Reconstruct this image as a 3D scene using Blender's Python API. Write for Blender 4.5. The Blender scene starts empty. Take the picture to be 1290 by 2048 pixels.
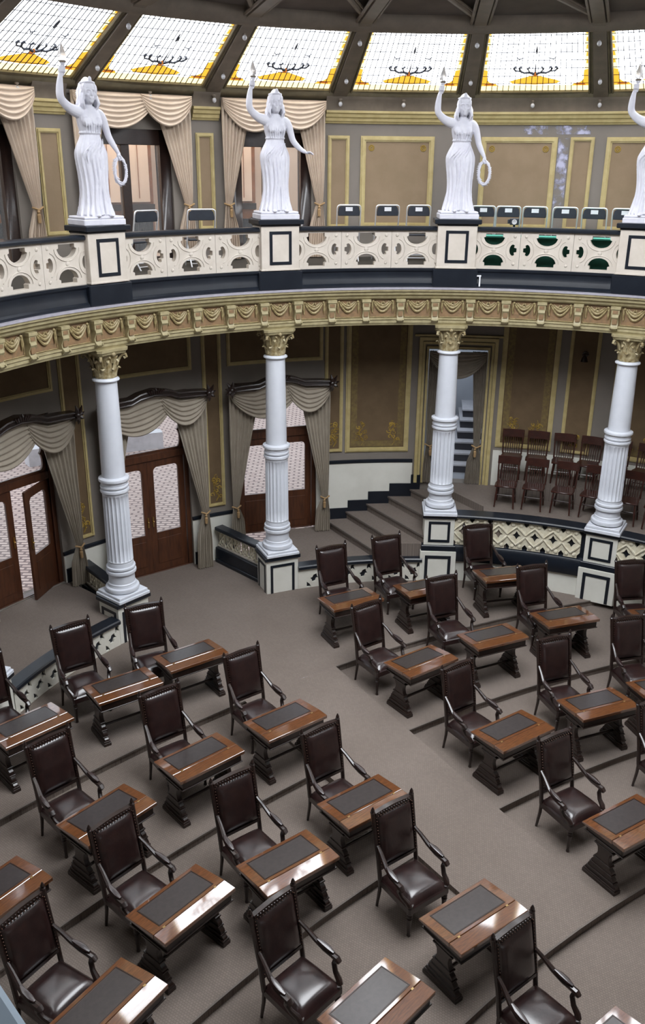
import bpy, bmesh, math, random
from math import sin, cos, pi, radians as R, sqrt, hypot, atan2
from mathutils import Vector, Matrix
from mathutils.geometry import delaunay_2d_cdt
random.seed(4)
SC = bpy.context.scene
COL = SC.collection
# ------------------------------------------------------------------ camera
CAMZ = 7.9
cd = bpy.data.cameras.new('camera'); cam = bpy.data.objects.new('camera', cd); COL.objects.link(cam)
cd.sensor_fit = 'VERTICAL'; cd.sensor_height = 36.0; cd.lens = 1780.0 / 2048 * 36.0
cd.clip_start = 0.02; cd.clip_end = 200
cam.matrix_world = Matrix.Translation((0, 0, CAMZ)) @ Matrix.Rotation(R(90 - 21.307), 4, 'X') @ Matrix.Rotation(R(0.496), 4, 'Z')
SC.camera = cam
# ------------------------------------------------------------------ light and colour
SC.view_settings.view_transform = 'Standard'; SC.view_settings.look = 'None'
SC.view_settings.gamma = 1; SC.view_settings.use_curve_mapping = False
SC.view_settings.exposure = -0.02
try: SC.cycles.use_denoising = True
except Exception: pass
SC.cycles.max_bounces = 8; SC.cycles.diffuse_bounces = 2; SC.cycles.sample_clamp_indirect = 6
SKY_L = 8.0
FILL_DISC_L = 13.0
w = bpy.data.worlds.new('world'); SC.world = w; w.use_nodes = True
w.node_tree.nodes['Background'].inputs[0].default_value = (0.86, 0.92, 1.0, 1)
w.node_tree.nodes['Background'].inputs[1].default_value = 1.6

CX, CY = 1.976, 9.53          # centre of the ring of columns
QX, QY = 13.0, -5.9           # centre of the seating tiers
# ------------------------------------------------------------------ materials
def nt(name):
    m = bpy.data.materials.new(name); m.use_nodes = True
    t = m.node_tree; b = t.nodes['Principled BSDF']; return m, t, b
def ramp(t, fac, stops):
    r = t.nodes.new('ShaderNodeValToRGB')
    e = r.color_ramp.elements
    e[0].position, e[0].color = stops[0][0], (*stops[0][1], 1)
    e[1].position, e[1].color = stops[-1][0], (*stops[-1][1], 1)
    for p, c in stops[1:-1]:
        k = e.new(p); k.color = (*c, 1)
    t.links.new(fac, r.inputs[0]); return r.outputs[0]
def noise(t, scale, detail=3, stretch=None, rough=.55):
    tc = t.nodes.new('ShaderNodeTexCoord'); n = t.nodes.new('ShaderNodeTexNoise')
    n.inputs['Scale'].default_value = scale; n.inputs['Detail'].default_value = detail; n.inputs['Roughness'].default_value = rough
    src = tc.outputs['Object']
    if stretch:
        mp = t.nodes.new('ShaderNodeMapping'); mp.inputs['Scale'].default_value = stretch
        t.links.new(src, mp.inputs[0]); src = mp.outputs[0]
    t.links.new(src, n.inputs['Vector']); return n.outputs['Fac']
def bump(t, b, h, s, d=.01):
    n = t.nodes.new('ShaderNodeBump'); n.inputs['Strength'].default_value = s; n.inputs['Distance'].default_value = d
    t.links.new(h, n.inputs['Height']); t.links.new(n.outputs[0], b.inputs['Normal'])
def mat(name, c, rough=.5, c2=None, scale=6, stretch=None, bmp=0, coat=0, metal=0, spec=.5, bscale=None, crough=.1, cior=1.5):
    m, t, b = nt(name)
    b.inputs['Roughness'].default_value = rough; b.inputs['Metallic'].default_value = metal
    b.inputs['Specular IOR Level'].default_value = spec
    if coat: b.inputs['Coat Weight'].default_value = coat; b.inputs['Coat Roughness'].default_value = crough; b.inputs['Coat IOR'].default_value = cior
    f = noise(t, scale, 4, stretch)
    c2 = c2 or tuple(x * .85 for x in c)
    t.links.new(ramp(t, f, [(.35, c2), (.65, c)]), b.inputs['Base Color'])
    if bmp: bump(t, b, noise(t, bscale or scale * 4, 2, stretch), bmp)
    return m
def emis(name, c, s):
    m, t, b = nt(name); t.nodes.remove(b)
    e = t.nodes.new('ShaderNodeEmission'); e.inputs[0].default_value = (*c, 1); e.inputs[1].default_value = s
    t.links.new(e.outputs[0], t.nodes['Material Output'].inputs[0]); return m
M = {}
M['column'] = mat('column_paint', (.74, .77, .84), .35, (.70, .73, .80), 3, bmp=.05)
M['statue'] = mat('statue_plaster', (.70, .70, .77), .5, (.63, .63, .71), 8, bmp=.08)
M['stucco'] = mat('cream_stucco', (.66, .60, .53), .6, (.60, .54, .47), 5, bmp=.15)
M['white'] = mat('white_panel', (.80, .79, .72), .55, (.73, .72, .65), 2)
M['black'] = mat('black_lacquer', (.012, .016, .024), .3, (.008, .011, .018), 4)
M['cream'] = mat('cream_moulding', (.44, .38, .22), .5, (.34, .29, .16), 9, bmp=.1)
M['lilac'] = mat('pale_lip', (.42, .40, .46), .4, (.36, .35, .40), 9)
M['frieze'] = mat('frieze_brown', (.30, .18, .09), .6, (.20, .13, .07), 14, bmp=.2)
M['frieze_gold'] = mat('frieze_relief', (.42, .34, .17), .5, (.22, .16, .07), 25, bmp=.2)
M['capital'] = mat('gilded_capital', (.52, .45, .28), .5, (.26, .19, .08), 16, bmp=.3)
M['taupe'] = mat('taupe_wall', (.235, .205, .18), .75, (.21, .185, .16), 1.5, bmp=.05)
M['gold'] = mat('yellow_frame', (.56, .46, .22), .5, (.48, .38, .17), 7)
M['field'] = mat('panel_field', (.16, .105, .055), .8, (.13, .085, .043), 3, bmp=.05)  # lower panels, brown darkened to carry the shade under the gallery
M['field_lit'] = mat('lit_panel_field', (.30, .215, .135), .75, (.265, .19, .115), 3, bmp=.05)  # lighter copy for upstairs, brighter gallery light put into the colour
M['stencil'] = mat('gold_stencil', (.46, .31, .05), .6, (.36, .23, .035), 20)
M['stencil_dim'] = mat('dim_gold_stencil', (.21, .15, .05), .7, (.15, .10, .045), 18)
M['olive'] = mat('olive_moulding', (.20, .17, .105), .55, (.15, .125, .08), 6)
M['rib'] = mat('rib_paint', (.20, .165, .13), .55, (.16, .132, .104), 5)
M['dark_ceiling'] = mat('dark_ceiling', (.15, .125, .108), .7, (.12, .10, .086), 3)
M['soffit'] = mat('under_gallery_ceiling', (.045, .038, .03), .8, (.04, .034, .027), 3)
M['curtain'] = mat('shaded_curtain_cloth', (.38, .33, .265), .85, (.335, .29, .23), 4, bmp=.15, bscale=120)  # lower curtains, darkened to imitate the dimmer light down there
M['curtain_lit'] = mat('lit_curtain_cloth', (.66, .54, .43), .85, (.59, .48, .38), 4, bmp=.15, bscale=120)  # pinker cloth, also lightened in colour for the stronger gallery light
M['swagdark'] = mat('dark_swag_cloth', (.30, .26, .21), .85, (.25, .215, .17), 4, bmp=.15, bscale=120)
M['tassel'] = mat('tassel_cord', (.42, .27, .13), .8)
M['wood'] = mat('dark_carved_wood', (.026, .011, .008), .35, (.012, .006, .005), 14, (1, 1, 6), .15, coat=.5, crough=.15, cior=1.6)
M['door_wood'] = mat('door_mahogany', (.095, .032, .013), .4, (.055, .019, .009), 5, (4, 4, .6), .05, coat=.25)
M['desk_wood'] = mat('desk_mahogany', (.185, .066, .020), .3, (.10, .034, .011), 7, (1.2, 9, 9), .03, coat=1, crough=.045, cior=2.3)
M['desk_dark'] = mat('desk_dark_wood', (.024, .010, .007), .35, (.012, .006, .004), 9, (2, 9, 2), .05, coat=.4, crough=.15)
M['inset'] = mat('desk_leather_inset', (.046, .037, .036), .4, (.036, .029, .029), 20, bmp=.08, bscale=150, coat=.5, crough=.18, cior=1.7)
M['leather'] = mat('brown_leather', (.026, .010, .009), .35, (.015, .006, .006), 9, bmp=.10, bscale=60, coat=.45, crough=.2, cior=1.7)
M['nail'] = mat('brass_nails', (.10, .055, .04), .35, metal=.8)
M['nail_b'] = mat('aged_brass', (.36, .24, .10), .45, metal=.7)
M['brass'] = mat('brass', (.65, .45, .18), .3, metal=1)
M['chrome'] = mat('chrome_tube', (.88, .89, .92), .42, metal=.6)
M['vinyl'] = mat('black_vinyl', (.022, .028, .04), .4, (.016, .02, .03), 9)
M['paper'] = mat('white_paper', (.85, .86, .9), .7)
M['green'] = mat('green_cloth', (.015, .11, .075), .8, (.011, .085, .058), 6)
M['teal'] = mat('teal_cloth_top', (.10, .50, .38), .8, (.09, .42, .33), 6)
M['chairwood'] = mat('red_brown_chair_wood', (.05, .013, .008), .3, (.028, .008, .005), 6, (1, 1, 5), .04, coat=.35)
M['pane'] = None
M['blue'] = mat('pale_blue_ledge', (.40, .50, .60), .6, (.36, .46, .56), 3)
M['bluewall'] = mat('pale_blue_wall', (.36, .38, .42), .8, (.33, .35, .39), 2)
M['marble'] = mat('white_tread', (.62, .62, .66), .4)
M['riser'] = mat('dark_riser', (.05, .05, .06), .5)
M['cream_room'] = mat('cream_room', (.78, .62, .50), .8, (.72, .57, .45), 2)
M['shelfwood'] = mat('orange_shelf_wood', (.30, .12, .05), .5, (.22, .09, .04), 5)
M['amber'] = emis('amber_glass', (1.0, .50, .05), 1.35)
M['amber_pale'] = emis('pale_amber_glass', (1.0, .82, .42), 2.0)
M['rust'] = emis('rust_glass', (.80, .24, .04), .8)
M['skyglass'] = emis('milk_glass', (.93, .96, 1.0), SKY_L)
M['fill_disc'] = emis('fill_disc_glow', (.93, .96, 1.0), FILL_DISC_L)
M['came'] = mat('lead_came', (.03, .035, .05), .6)
M['bulb'] = mat('opal_bulb', (.62, .62, .65), .15)
M['flame'] = mat('frosted_flame_glass', (.93, .93, .96), .3); M['flame'].node_tree.nodes['Principled BSDF'].inputs['Transmission Weight'].default_value = .75
def glass_mat():
    m, t, b = nt('door_glass')
    b.inputs['Base Color'].default_value = (1, 1, 1, 1); b.inputs['Roughness'].default_value = .02
    tr = t.nodes.new('ShaderNodeBsdfTransparent'); mx = t.nodes.new('ShaderNodeMixShader')
    mx.inputs[0].default_value = .06; tr.inputs[0].default_value = (.96, .97, .97, 1)
    t.links.new(tr.outputs[0], mx.inputs[1]); t.links.new(b.outputs[0], mx.inputs[2])
    t.links.new(mx.outputs[0], t.nodes['Material Output'].inputs[0]); return m
M['pane'] = glass_mat()
def carpet_mat():
    m, t, b = nt('carpet'); b.inputs['Roughness'].default_value = .95; b.inputs['Specular IOR Level'].default_value = .15
    tc = t.nodes.new('ShaderNodeTexCoord')
    mp = t.nodes.new('ShaderNodeMapping'); mp.inputs['Rotation'].default_value = (0, 0, R(37)); t.links.new(tc.outputs['Object'], mp.inputs[0])
    ck = t.nodes.new('ShaderNodeTexBrick'); ck.inputs['Scale'].default_value = 14
    ck.inputs['Color1'].default_value = (.235, .195, .168, 1); ck.inputs['Color2'].default_value = (.208, .173, .150, 1); ck.inputs['Mortar'].default_value = (.160, .132, .116, 1)
    ck.inputs['Mortar Size'].default_value = .035; ck.inputs['Brick Width'].default_value = .45; ck.inputs['Row Height'].default_value = .4
    t.links.new(mp.outputs[0], ck.inputs['Vector'])
    n = noise(t, .8, 4); mx = t.nodes.new('ShaderNodeMix'); mx.data_type = 'RGBA'; mx.blend_type = 'MULTIPLY'
    mx.inputs[0].default_value = 1
    t.links.new(ck.outputs['Color'], mx.inputs[6]); t.links.new(ramp(t, n, [(.3, (.86, .85, .84)), (.7, (1, 1, 1))]), mx.inputs[7])
    t.links.new(mx.outputs[2], b.inputs['Base Color'])
    bump(t, b, noise(t, 260, 2), .25, .004); return m
M['carpet'] = carpet_mat()
def patio_mat():
    m, t, b = nt('patio_paving'); b.inputs['Roughness'].default_value = .8
    tc = t.nodes.new('ShaderNodeTexCoord'); br = t.nodes.new('ShaderNodeTexBrick'); br.inputs['Scale'].default_value = 1.9
    br.inputs['Color1'].default_value = (.74, .60, .54, 1); br.inputs['Color2'].default_value = (.62, .48, .43, 1); br.inputs['Mortar'].default_value = (.26, .19, .18, 1)
    br.inputs['Mortar Size'].default_value = .055
    t.links.new(tc.outputs['Object'], br.inputs['Vector']); t.links.new(br.outputs['Color'], b.inputs['Base Color']); return m
M['patio'] = patio_mat()
# ------------------------------------------------------------------ mesh builder
class MB:
    def __init__(s): s.v = []; s.f = []; s.x = None
    def add(s, vs, fs):
        o = len(s.v)
        for p in vs:
            p = Vector(p)
            s.v.append(tuple(s.x @ p) if s.x else tuple(p))
        s.f += [tuple(i + o for i in f) for f in fs]; return s
    def box(s, x0, x1, y0, y1, z0, z1, rz=0):
        vs = [(x, y, z) for z in (z0, z1) for x, y in ((x0, y0), (x1, y0), (x1, y1), (x0, y1))]
        if rz:
            cx, cy = (x0 + x1) / 2, (y0 + y1) / 2; c, q = cos(rz), sin(rz)
            vs = [(cx + (x - cx) * c - (y - cy) * q, cy + (x - cx) * q + (y - cy) * c, z) for x, y, z in vs]
        return s.add(vs, [(0, 3, 2, 1), (4, 5, 6, 7), (0, 1, 5, 4), (1, 2, 6, 5), (2, 3, 7, 6), (3, 0, 4, 7)])
    def loft(s, rings, cap=True, closed=True):
        n = len(rings[0]); vs = [p for r in rings for p in r]; fs = []
        for i in range(len(rings) - 1):
            for j in range(n if closed else n - 1):
                k = (j + 1) % n; fs.append((i * n + j, i * n + k, (i + 1) * n + k, (i + 1) * n + j))
        if cap and closed: fs += [tuple(range(n))[::-1], tuple((len(rings) - 1) * n + j for j in range(n))]
        return s.add(vs, fs)
    def lathe(s, prof, n=32, cx=0, cy=0, mod=None, cap=True):
        rings = []
        for r, z in prof:
            rings.append([(cx + r * (mod(r, z, 2 * pi * j / n) if mod else 1) * cos(2 * pi * j / n), cy + r * (mod(r, z, 2 * pi * j / n) if mod else 1) * sin(2 * pi * j / n), z) for j in range(n)])
        return s.loft(rings, cap)
    def tube(s, pts, rad, n=8, flat=1.0, cap=True):
        pts = [Vector(p) for p in pts]
        if not isinstance(rad, (list, tuple)): rad = [rad] * len(pts)
        rings = []; up = None
        for i, p in enumerate(pts):
            d = (pts[min(i + 1, len(pts) - 1)] - pts[max(i - 1, 0)]).normalized()
            if up is None: up = Vector((0, 0, 1)) if abs(d.z) < .9 else Vector((0, 1, 0))
            a = d.cross(up)
            if a.length < 1e-4: a = d.orthogonal()
            a.normalize(); b = a.cross(d).normalized(); up = b
            rings.append([p + a * (rad[i] * cos(2 * pi * j / n)) + b * (rad[i] * flat * sin(2 * pi * j / n)) for j in range(n)])
        return s.loft(rings, cap)
    def ball(s, c, r, n=12, m=8, sc=(1, 1, 1)):
        rings = []
        for i in range(m + 1):
            t = pi * i / m; rr = max(sin(t), .02)
            rings.append([(c[0] + r * sc[0] * rr * cos(2 * pi * j / n), c[1] + r * sc[1] * rr * sin(2 * pi * j / n), c[2] - r * sc[2] * cos(t)) for j in range(n)])
        return s.loft(rings)
    def plate(s, outer, holes, y0, y1, fn):
        """pierced plate: outline and holes in (s, z), extruded from y0 to y1 and mapped by fn(s, y, z)"""
        pts = []; ed = []
        for lp in [outer] + holes:
            o = len(pts); pts += [Vector(p) for p in lp]; ed += [(o + i, o + (i + 1) % len(lp)) for i in range(len(lp))]
        V, _, F, _, _, _ = delaunay_2d_cdt(pts, ed, [], 1, 1e-6)
        def inside(p, lp):
            c = False
            for i in range(len(lp)):
                a, b = lp[i], lp[i - 1]
                if (a[1] > p[1]) != (b[1] > p[1]) and p[0] < (b[0] - a[0]) * (p[1] - a[1]) / (b[1] - a[1]) + a[0]: c = not c
            return c
        T = []
        for f in F:
            c = (sum(V[i][0] for i in f) / len(f), sum(V[i][1] for i in f) / len(f))
            if inside(c, outer) and not any(inside(c, h) for h in holes): T.append(tuple(f))
        n = len(V); vs = [fn(p[0], y0, p[1]) for p in V] + [fn(p[0], y1, p[1]) for p in V]
        fs = list(T) + [tuple(i + n for i in f[::-1]) for f in T]
        es = {}
        for f in T:
            for i in range(len(f)):
                e = (f[i], f[(i + 1) % len(f)]); es[e] = 1
        for a, b in es:
            if (b, a) not in es: fs.append((b, a, a + n, b + n))
        return s.add(vs, fs)
    def arc(s, prof, a0, a1, step=1.0, c=(0, 0)):
        """closed (r, z) profile swept from angle a0 to a1 (degrees) round c"""
        n = max(1, int(abs(a1 - a0) / step + .5))
        return s.loft([[(c[0] + r * cos(R(a0 + (a1 - a0) * i / n)), c[1] + r * sin(R(a0 + (a1 - a0) * i / n)), z) for r, z in prof] for i in range(n + 1)])
    def abox(s, r0, r1, z0, z1, a0, a1, step=1.0):
        return s.arc([(r0, z0), (r1, z0), (r1, z1), (r0, z1)], a0, a1, step)
    def mesh(s, name, m, smooth=35, bevel=0):
        me = bpy.data.meshes.new(name); me.from_pydata(s.v, [], s.f); me.update()
        bm = bmesh.new(); bm.from_mesh(me); bmesh.ops.remove_doubles(bm, verts=bm.verts, dist=1e-5)
        bmesh.ops.recalc_face_normals(bm, faces=bm.faces)
        if bevel:
            es = [e for e in bm.edges if len(e.link_faces) == 2 and e.calc_face_angle(0) > .6]
            try: bmesh.ops.bevel(bm, geom=es, offset=bevel, segments=1, affect='EDGES', clamp_overlap=True)
            except Exception: pass
        bm.to_mesh(me); bm.free()
        if m: me.materials.append(m)
        if smooth:
            for p in me.polygons: p.use_smooth = True
            try: me.set_sharp_from_angle(angle=R(smooth))
            except Exception: pass
        return me
    def build(s, name, m, parent=None, smooth=35, bevel=0, loc=None, rz=None):
        o = bpy.data.objects.new(name, s.mesh(name, m, smooth, bevel)); COL.objects.link(o)
        if parent is not None: o.parent = parent
        if loc is not None: o.location = loc
        if rz is not None: o.rotation_euler = (0, 0, rz)
        return o
def tag(o, label=None, cat=None, group=None, kind=None):
    if label: o['label'] = label
    if cat: o['category'] = cat
    if group: o['group'] = group
    if kind: o['kind'] = kind
    return o
def empty(name, loc=(0, 0, 0), rz=0, label=None, cat=None, group=None, kind=None):
    o = bpy.data.objects.new(name, None); COL.objects.link(o); o.location = loc; o.rotation_euler = (0, 0, rz); o.empty_display_size = .1
    return tag(o, label, cat, group, kind)
def inst(o, parent=None, loc=None, rz=None):
    c = o.copy(); COL.objects.link(c)
    if parent is not None: c.parent = parent
    if loc is not None: c.location = loc
    if rz is not None: c.rotation_euler = (0, 0, rz)
    return c
KIDS = {}
def copy_tree(root, loc, rz, label=None):
    c = inst(root, None, loc, rz)
    if label: c['label'] = label
    for ch in root.children:
        d = inst(ch, c)
        for g in ch.children: inst(g, d)
    return c
CEN = (CX, CY, 0)
def ring(a): return R(a - 90)                      # turn for a piece modelled at 90 degrees round CEN
def onring(a, r, z=0): return (CX + r * cos(R(a)), CY + r * sin(R(a)), z)
def rmap(Rr):
    def f(s, y, z):
        a = R(90) - s / Rr; r = Rr + y
        return (r * cos(a), r * sin(a), z)
    return f
def ell(cx, cz, a, b, t0=0, t1=360, n=16):
    return [(cx + a * cos(R(t0 + (t1 - t0) * i / n)), cz + b * sin(R(t0 + (t1 - t0) * i / n))) for i in range(n + (0 if t1 - t0 == 360 else 1))]

A0, A1 = 34, 176               # sweep of the gallery ring
DROP = 0.12
# ================================================================== STRUCTURE
# --- floor with its tiers
fl = MB(); radii = [28.8, 22.87, 20.9, 18.95, 17.03, 15.1, 13.2, 9.0]
def polar(rr, a, z): return (QX + rr * cos(R(a)), QY + rr * sin(R(a)), z)
TH0, TH1, AL, AR = 88, 178, 128.4, 123.9
def sector(m, r_out, r_in, a0, a1, z_out, z_in, n):
    for i in range(n):
        p, q = a0 + (a1 - a0) * i / n, a0 + (a1 - a0) * (i + 1) / n
        m.add([polar(r_out, p, z_out), polar(r_out, q, z_out), polar(r_in, q, z_in), polar(r_in, p, z_in)], [(0, 1, 2, 3)])
def vert(m, rr, a0, a1, z0, z1, n):
    for i in range(n):
        p, q = a0 + (a1 - a0) * i / n, a0 + (a1 - a0) * (i + 1) / n
        m.add([polar(rr, p, z0), polar(rr, q, z0), polar(rr, q, z1), polar(rr, p, z1)], [(0, 1, 2, 3)])
for k in range(len(radii) - 1):
    z = -DROP * k
    if k == 0 or k >= 4:
        sector(fl, radii[k], radii[k + 1], TH0, TH1, z, z, 60)
    else:
        sector(fl, radii[k], radii[k + 1], TH0, AR, z, z, 30); sector(fl, radii[k], radii[k + 1], AL, TH1, z, z, 30)
        for a in (AR, AL):
            fl.add([polar(radii[k], a, z), polar(radii[k], a, z + DROP), polar(radii[k + 1], a, z)], [(0, 1, 2)])
        sector(fl, radii[k], radii[k + 1], AR, AL, z + DROP, z, 4)
    if k < len(radii) - 2:
        if k < 3: vert(fl, radii[k + 1], TH0, AR, z - DROP, z, 30); vert(fl, radii[k + 1], AL, TH1, z - DROP, z, 30)
        else: vert(fl, radii[k + 1], TH0, TH1, z - DROP, z, 60)
floor = fl.build('floor', M['carpet'], smooth=0); tag(floor, kind='structure')
# thin dark nosing at each tier edge
nos = MB()
for k in range(5):
    z = -DROP * k; segs = [(TH0, AR), (AL, TH1)] if k < 3 else [(TH0, TH1)]
    for a, b in segs:
        n = 50
        nos.loft([[polar(rr, a + (b - a) * i / n, zz) for rr, zz in ((radii[k + 1] + .005, z + .004), (radii[k + 1] - .018, z + .004), (radii[k + 1] - .018, z - .02), (radii[k + 1] - .004, z - .024))] for i in range(n + 1)])
M['nosing'] = mat('tier_nosing', (.155, .13, .112), .85)
tag(nos.build('step_nosing', M['nosing'], floor, smooth=0), label='dark rounded step edge', kind='structure')
# --- lower and upper curved walls with openings
DOORS = [145.6, 127.2, 109.4]; DH = 5.7
def wall_with_openings(name, z0, z1, ops, r0=8.95, r1=9.22):
    m = MB(); a = A0
    for (p, q, zb, zt) in sorted(ops):
        m.abox(r0, r1, z0, z1, a, p)
        if zb > z0: m.abox(r0, r1, z0, zb, p, q)
        if zt < z1: m.abox(r0, r1, zt, z1, p, q)
        a = q
    m.abox(r0, r1, z0, z1, a, A1)
    o = m.build(name, M['taupe'], loc=CEN, smooth=0); return tag(o, kind='structure')
wl = wall_with_openings('wall_back', -.2, 5.35, [(c - DH, c + DH, -.2 if c < 140 else .45, 3.78) for c in DOORS] + [(80.9, 88.6, 1.43, 4.35)])
UPW = [145.7, 126.9, 109.5]; UH = 5.0
wu = wall_with_openings('wall_gallery', 6.0, 9.2, [(c - UH, c + UH, 6.2, 8.45) for c in UPW])
# --- room shell behind the camera
sh = MB()
pl, pr = onring(176, 9.0), onring(34, 9.0)
def wallseg(m, p, q, z0, z1, t=.2):
    d = Vector((q[0] - p[0], q[1] - p[1], 0)).normalized(); n = Vector((-d.y, d.x, 0)) * t
    P = [Vector((p[0], p[1], 0)), Vector((q[0], q[1], 0))]; P += [P[1] + n, P[0] + n]
    m.add([(v.x, v.y, z) for z in (z0, z1) for v in P], [(0, 3, 2, 1), (4, 5, 6, 7), (0, 1, 5, 4), (1, 2, 6, 5), (2, 3, 7, 6), (3, 0, 4, 7)])
a = MB(); wallseg(a, (pl[0] - .3, pl[1] + .4), (-7.6, -3.2), -.8, 9.3); tag(a.build('wall_left', M['taupe'], smooth=0), kind='structure')
a = MB(); wallseg(a, (10.6, -3.2), (pr[0] + .2, pr[1] + .3), -.8, 9.3); tag(a.build('wall_right', M['taupe'], smooth=0), kind='structure')
a = MB(); wallseg(a, (-7.8, -3.0), (10.8, -3.0), -.8, 9.3, -.2); tag(a.build('wall_front', M['taupe'], smooth=0), kind='structure')
# ceiling outside the skylight ring, on the near side
ce = MB(); ce.abox(8.92, 16.5, 9.16, 9.3, A1 - 360 - 1, A0 + 1, 3); ce.abox(8.92, 9.4, 9.16, 9.3, A0, A1, 2)
ceil = tag(ce.build('ceiling', M['dark_ceiling'], loc=CEN, smooth=0), kind='structure')
# --- gallery slab / entablature
sl = MB()
sl.abox(7.0, 9.2, 5.98, 6.2, A0, A1)
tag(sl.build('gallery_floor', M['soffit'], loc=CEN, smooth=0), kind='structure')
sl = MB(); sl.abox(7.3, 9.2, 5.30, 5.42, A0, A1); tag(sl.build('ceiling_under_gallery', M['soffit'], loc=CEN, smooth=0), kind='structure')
band = MB()
band.arc([(7.3, 5.86), (6.90, 5.86), (6.895, 5.90), (6.93, 5.93), (6.945, 6.00), (6.96, 6.06), (6.955, 6.12), (6.93, 6.15), (6.93, 6.19), (7.3, 6.19)], A0, A1)
gb = tag(band.build('trim_1', M['black'], loc=CEN), kind='structure', label='black moulded base band of the gallery balustrade')
corn = MB()
corn.arc([(7.4, 5.64), (6.985, 5.64), (6.975, 5.655), (6.955, 5.665), (6.945, 5.70), (6.90, 5.73), (6.895, 5.775), (6.86, 5.79), (6.855, 5.825), (7.4, 5.825)], A0, A1)
ent = tag(corn.build('trim_2', M['cream'], loc=CEN), kind='structure', label='cream cornice of the gallery with carved brackets and swags')
lp = MB(); lp.abox(6.845, 7.4, 5.825, 5.862, A0, A1); lp.build('lip', M['lilac'], ent).__setitem__('label', 'pale lilac edge')
fr = MB(); fr.abox(7.03, 7.4, 5.30, 5.645, A0, A1); fr.build('frieze', M['frieze'], ent)['label'] = 'brown frieze ground'
ar = MB(); ar.arc([(7.4, 5.17), (7.0, 5.17), (6.99, 5.20), (6.975, 5.215), (6.975, 5.26), (6.955, 5.275), (6.955, 5.30), (7.4, 5.30)], A0, A1); ar.build('architrave', M['cream'], ent)
# brackets and swag panels, one of each then copies
bk = MB(); f = rmap(7.0)
def rbox(m, s0, s1, y0, y1, z0, z1, Rr=7.0):
    g = rmap(Rr); return m.add([g(s, y, z) for z in (z0, z1) for s, y in ((s0, y0), (s1, y0), (s1, y1), (s0, y1))], [(0, 3, 2, 1), (4, 5, 6, 7), (0, 1, 5, 4), (1, 2, 6, 5), (2, 3, 7, 6), (3, 0, 4, 7)])
rbox(bk, -.085, .085, -.10, .04, 5.595, 5.645); rbox(bk, -.07, .07, -.085, .04, 5.50, 5.595)
prof = [(-.085, 5.50), (-.095, 5.46), (-.07, 5.42), (-.045, 5.37), (-.05, 5.33), (-.075, 5.30), (-.08, 5.26), (-.05, 5.225), (-.0, 5.215), (.04, 5.25), (.04, 5.50)]
bk.loft([[f(s, y, z) for y, z in prof] for s in (-.06, .06)])
for s in (-.055, .055): bk.tube([f(s, -.085, 5.29 + .001), f(s, -.10, 5.27), f(s, -.085, 5.25), f(s, -.07, 5.27)], .012, 5)
bracket = bk.build('bracket', M['cream'], ent)
bx2 = MB(); rbox(bx2, -.04, .04, -.075, .0, 5.335, 5.43); rbox(bx2, -.045, .045, -.092, -.05, 5.52, 5.575); bi = bx2.build('bracket_inset', M['frieze'], bracket)
sw = MB()
for s0, s1, zc, dz in ((-.17, .17, 5.585, .17), (-.15, .15, 5.595, .11), (-.12, .12, 5.60, .07)):
    sw.tube([f(s0 + (s1 - s0) * i / 12, .01, zc - dz * sin(pi * i / 12)) for i in range(13)], [.012 + .012 * sin(pi * i / 12) for i in range(13)], 6)
for s in (-.19, .19):
    sw.tube([f(s, .01, 5.61), f(s * 1.02, .0, 5.50), f(s * .98, .005, 5.40)], [.014, .026, .008], 6)
    sw.ball(f(s * .93, .0, 5.60), .024, 8, 6)
for i in range(6):
    t = 2 * pi * i / 6; sw.ball(f(.03 * cos(t), .0, 5.555 + .03 * sin(t)), .018, 6, 5)
for q in (0.,): sw.tube([f(-.235, .02, 5.63), f(-.235, .02, 5.315)], .008, 4); sw.tube([f(.235, .02, 5.315), f(.235, .02, 5.63)], .008, 4); sw.tube([f(-.235, .02, 5.315), f(.235, .02, 5.315)], .008, 4)
swag0 = sw.build('swag_relief', M['frieze_gold'], ent)
BS = 26.2 / 5; nb = 0
for k in range(-10, 17):
    a = 87 + BS * (k + .5)
    if a < A0 + 2 or a > A1 - 2: continue
    b = bracket if nb == 0 else inst(bracket, ent)
    b.rotation_euler = (0, 0, ring(a))
    if nb: inst(bi, b)
    s_ = swag0 if nb == 0 else inst(swag0, ent)
    s_.rotation_euler = (0, 0, ring(a + BS / 2)); nb += 1

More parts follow.
